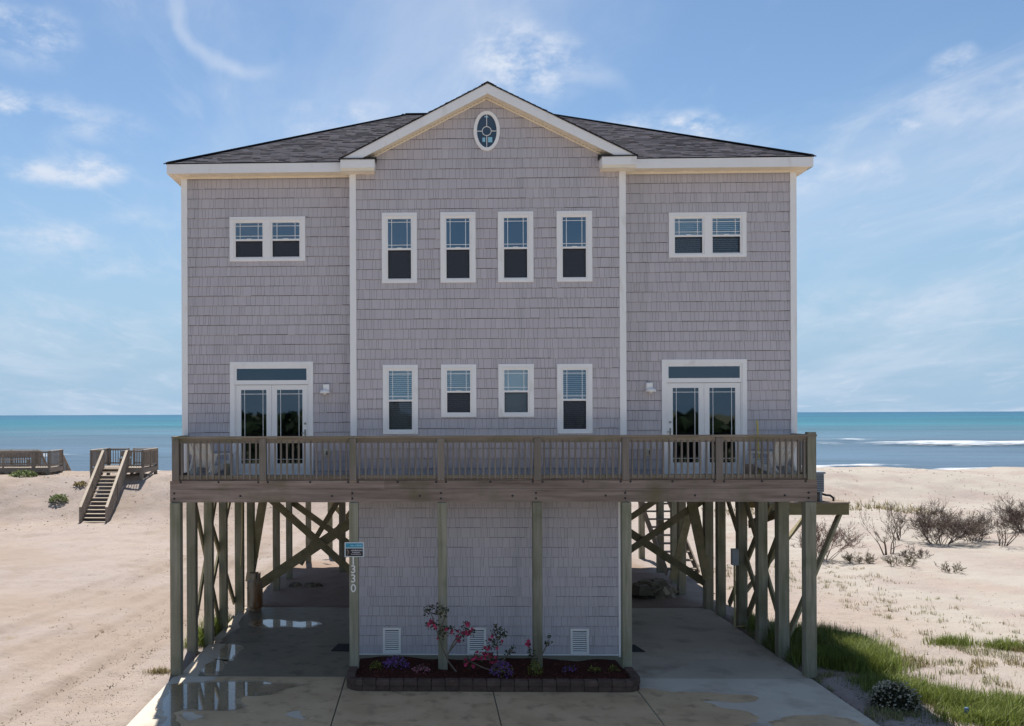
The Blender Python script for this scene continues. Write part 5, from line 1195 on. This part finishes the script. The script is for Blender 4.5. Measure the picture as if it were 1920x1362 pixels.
railing(wk, (-21.55, 32.05), (-20.78, 32.05), ZF, ZF, 1); railing(wk, (-19.33, 32.05), (-18.42, 32.05), ZF, ZF, 1); railing(wk, (-18.40, 32.1), (-18.40, 34.95), ZF, ZF, 2); railing(wk, (-21.556, 32.16), (-21.556, 34.95), ZF, ZF, 2); railing(wk, (-21.44, 34.957), (-20.2, 34.957), ZF, ZF, 1)
railing(wk, (-19.9, 34.957), (-18.51, 34.957), ZF, ZF, 1)
NS = 15; bl_, tl_ = Vector((-20.16, 26.75, 0)), Vector((-20.78, 31.98, ZF))
for k in range(NS):
    t = (k + .7) / NS; c = bl_.lerp(tl_, t); MB().box(c.x + .05, c.x + 1.38, c.y - .15, c.y + .13, c.z - .02, c.z + .02).obj('tread', 'walkrail', wk)
for s in (0, 1.43):
    MB().beam((bl_.x + s, bl_.y - .1, .02), (tl_.x + s, tl_.y, ZF - .12), .05, .28).obj('stringer', 'greywood', wk)
    railing(wk, (bl_.x + s, bl_.y), (tl_.x + s, tl_.y), -.1, ZF - .02, 4)
    MB().beam((bl_.x + s, bl_.y, -.2), (bl_.x + s, bl_.y, .95), .10, .10).obj('post', 'greywood', wk)
for s, y, z in ((1.43, 29.3, 1.2), (0, 29.3, 1.2)): MB().beam((-20.45 + s, y, gz(-20.45 + s, y) - .2), (-20.45 + s, y, 2.2), .10, .10).obj('post', 'greywood', wk)
MB().beam((-18.5, 34.8, 2.62), (-20.2, 32.3, 1.9), .05, .18).obj('brace', 'greywood', wk); MB().beam((-18.45, 32.1, 2.0), (-18.45, 34.8, 2.55), .05, .16).obj('brace', 'greywood', wk)
def bench(x0, x1, y, z, label):
    o = thing('bench', label, 'bench', (x0, y, z), 0, 'benches on the walkovers')
    MB().box(0, x1 - x0, -.2, .2, .42, .46).obj('seat', 'greywood', o); MB().box(0, x1 - x0, .2, .25, .55, .9).obj('backrest', 'greywood', o)
    for x in (.03, x1 - x0 - .1): MB().box(x, x + .07, -.18, .24, 0, .418).obj('leg', 'greywood', o)
bench(-20.6, -19.9, 34.4, ZF, 'dark wooden bench on the platform at the head of the stair'); bench(-29.6, -27.2, 36.4, 2.62, 'wooden bench on the far left walkover')
wk2 = walkover('far left weathered dune walkover with stairs going down to the beach', -34.0, -25.3, 35.0, 37.2, 2.62, [(-27.0, 35.1), (-25.45, 35.1), (-29.5, 35.1), (-32, 35.1), (-25.45, 37), (-28, 37)])
railing(wk2, (-34, 35.05), (-26.4, 35.05), 2.62, 2.62, 4); railing(wk2, (-26.29, 35.053), (-25.35, 35.053), 2.62, 2.62, 1); railing(wk2, (-34, 37.15), (-27.0, 37.15), 2.62, 2.62, 4); railing(wk2, (-25.343, 35.16), (-25.343, 37.15), 2.62, 2.62, 1)
for x in (-26.9, -25.5): MB().beam((x, 37.2, 2.5), (x, 39.4, .6), .05, .26).obj('stringer', 'greywood', wk2); railing(wk2, (x, 37.2), (x, 39.4), 2.6, .65, 2)
for k in range(10): t = (k + .5) / 10; MB().box(-26.87, -25.53, 37.2 + 2.2 * t - .12, 37.2 + 2.2 * t + .12, 2.5 - 1.9 * t, 2.54 - 1.9 * t).obj('tread', 'greywood', wk2)
MB().beam((-28.1, 35.0, 2.4), (-27.1, 35.0, .9), .06, .2).obj('brace', 'greywood', wk2); MB().beam((-26.2, 35.1, 2.5), (-27.2, 35.0, 1.2), .06, .24).obj('brace', 'greywood', wk2)

# ------------------------------------------------------------------ far wood across the street (seen only as reflections in the panes)
mb = MB(); rg = random.Random(8)
for _ in range(9000):
    x = rg.uniform(-160, 160); k = float(fbm(np.array([x]), np.array([2.0]), 14, 71, 3)[0]); z = rg.random() ** .7 * (5.5 + 5 * k); y = -105 + rg.gauss(0, 5); leafq(mb, (x, y, z), rg.uniform(.9, 1.7), rg, 1.4)
o = mb.obj('far_wood', 'pine', tone=True); o['kind'] = 'stuff'
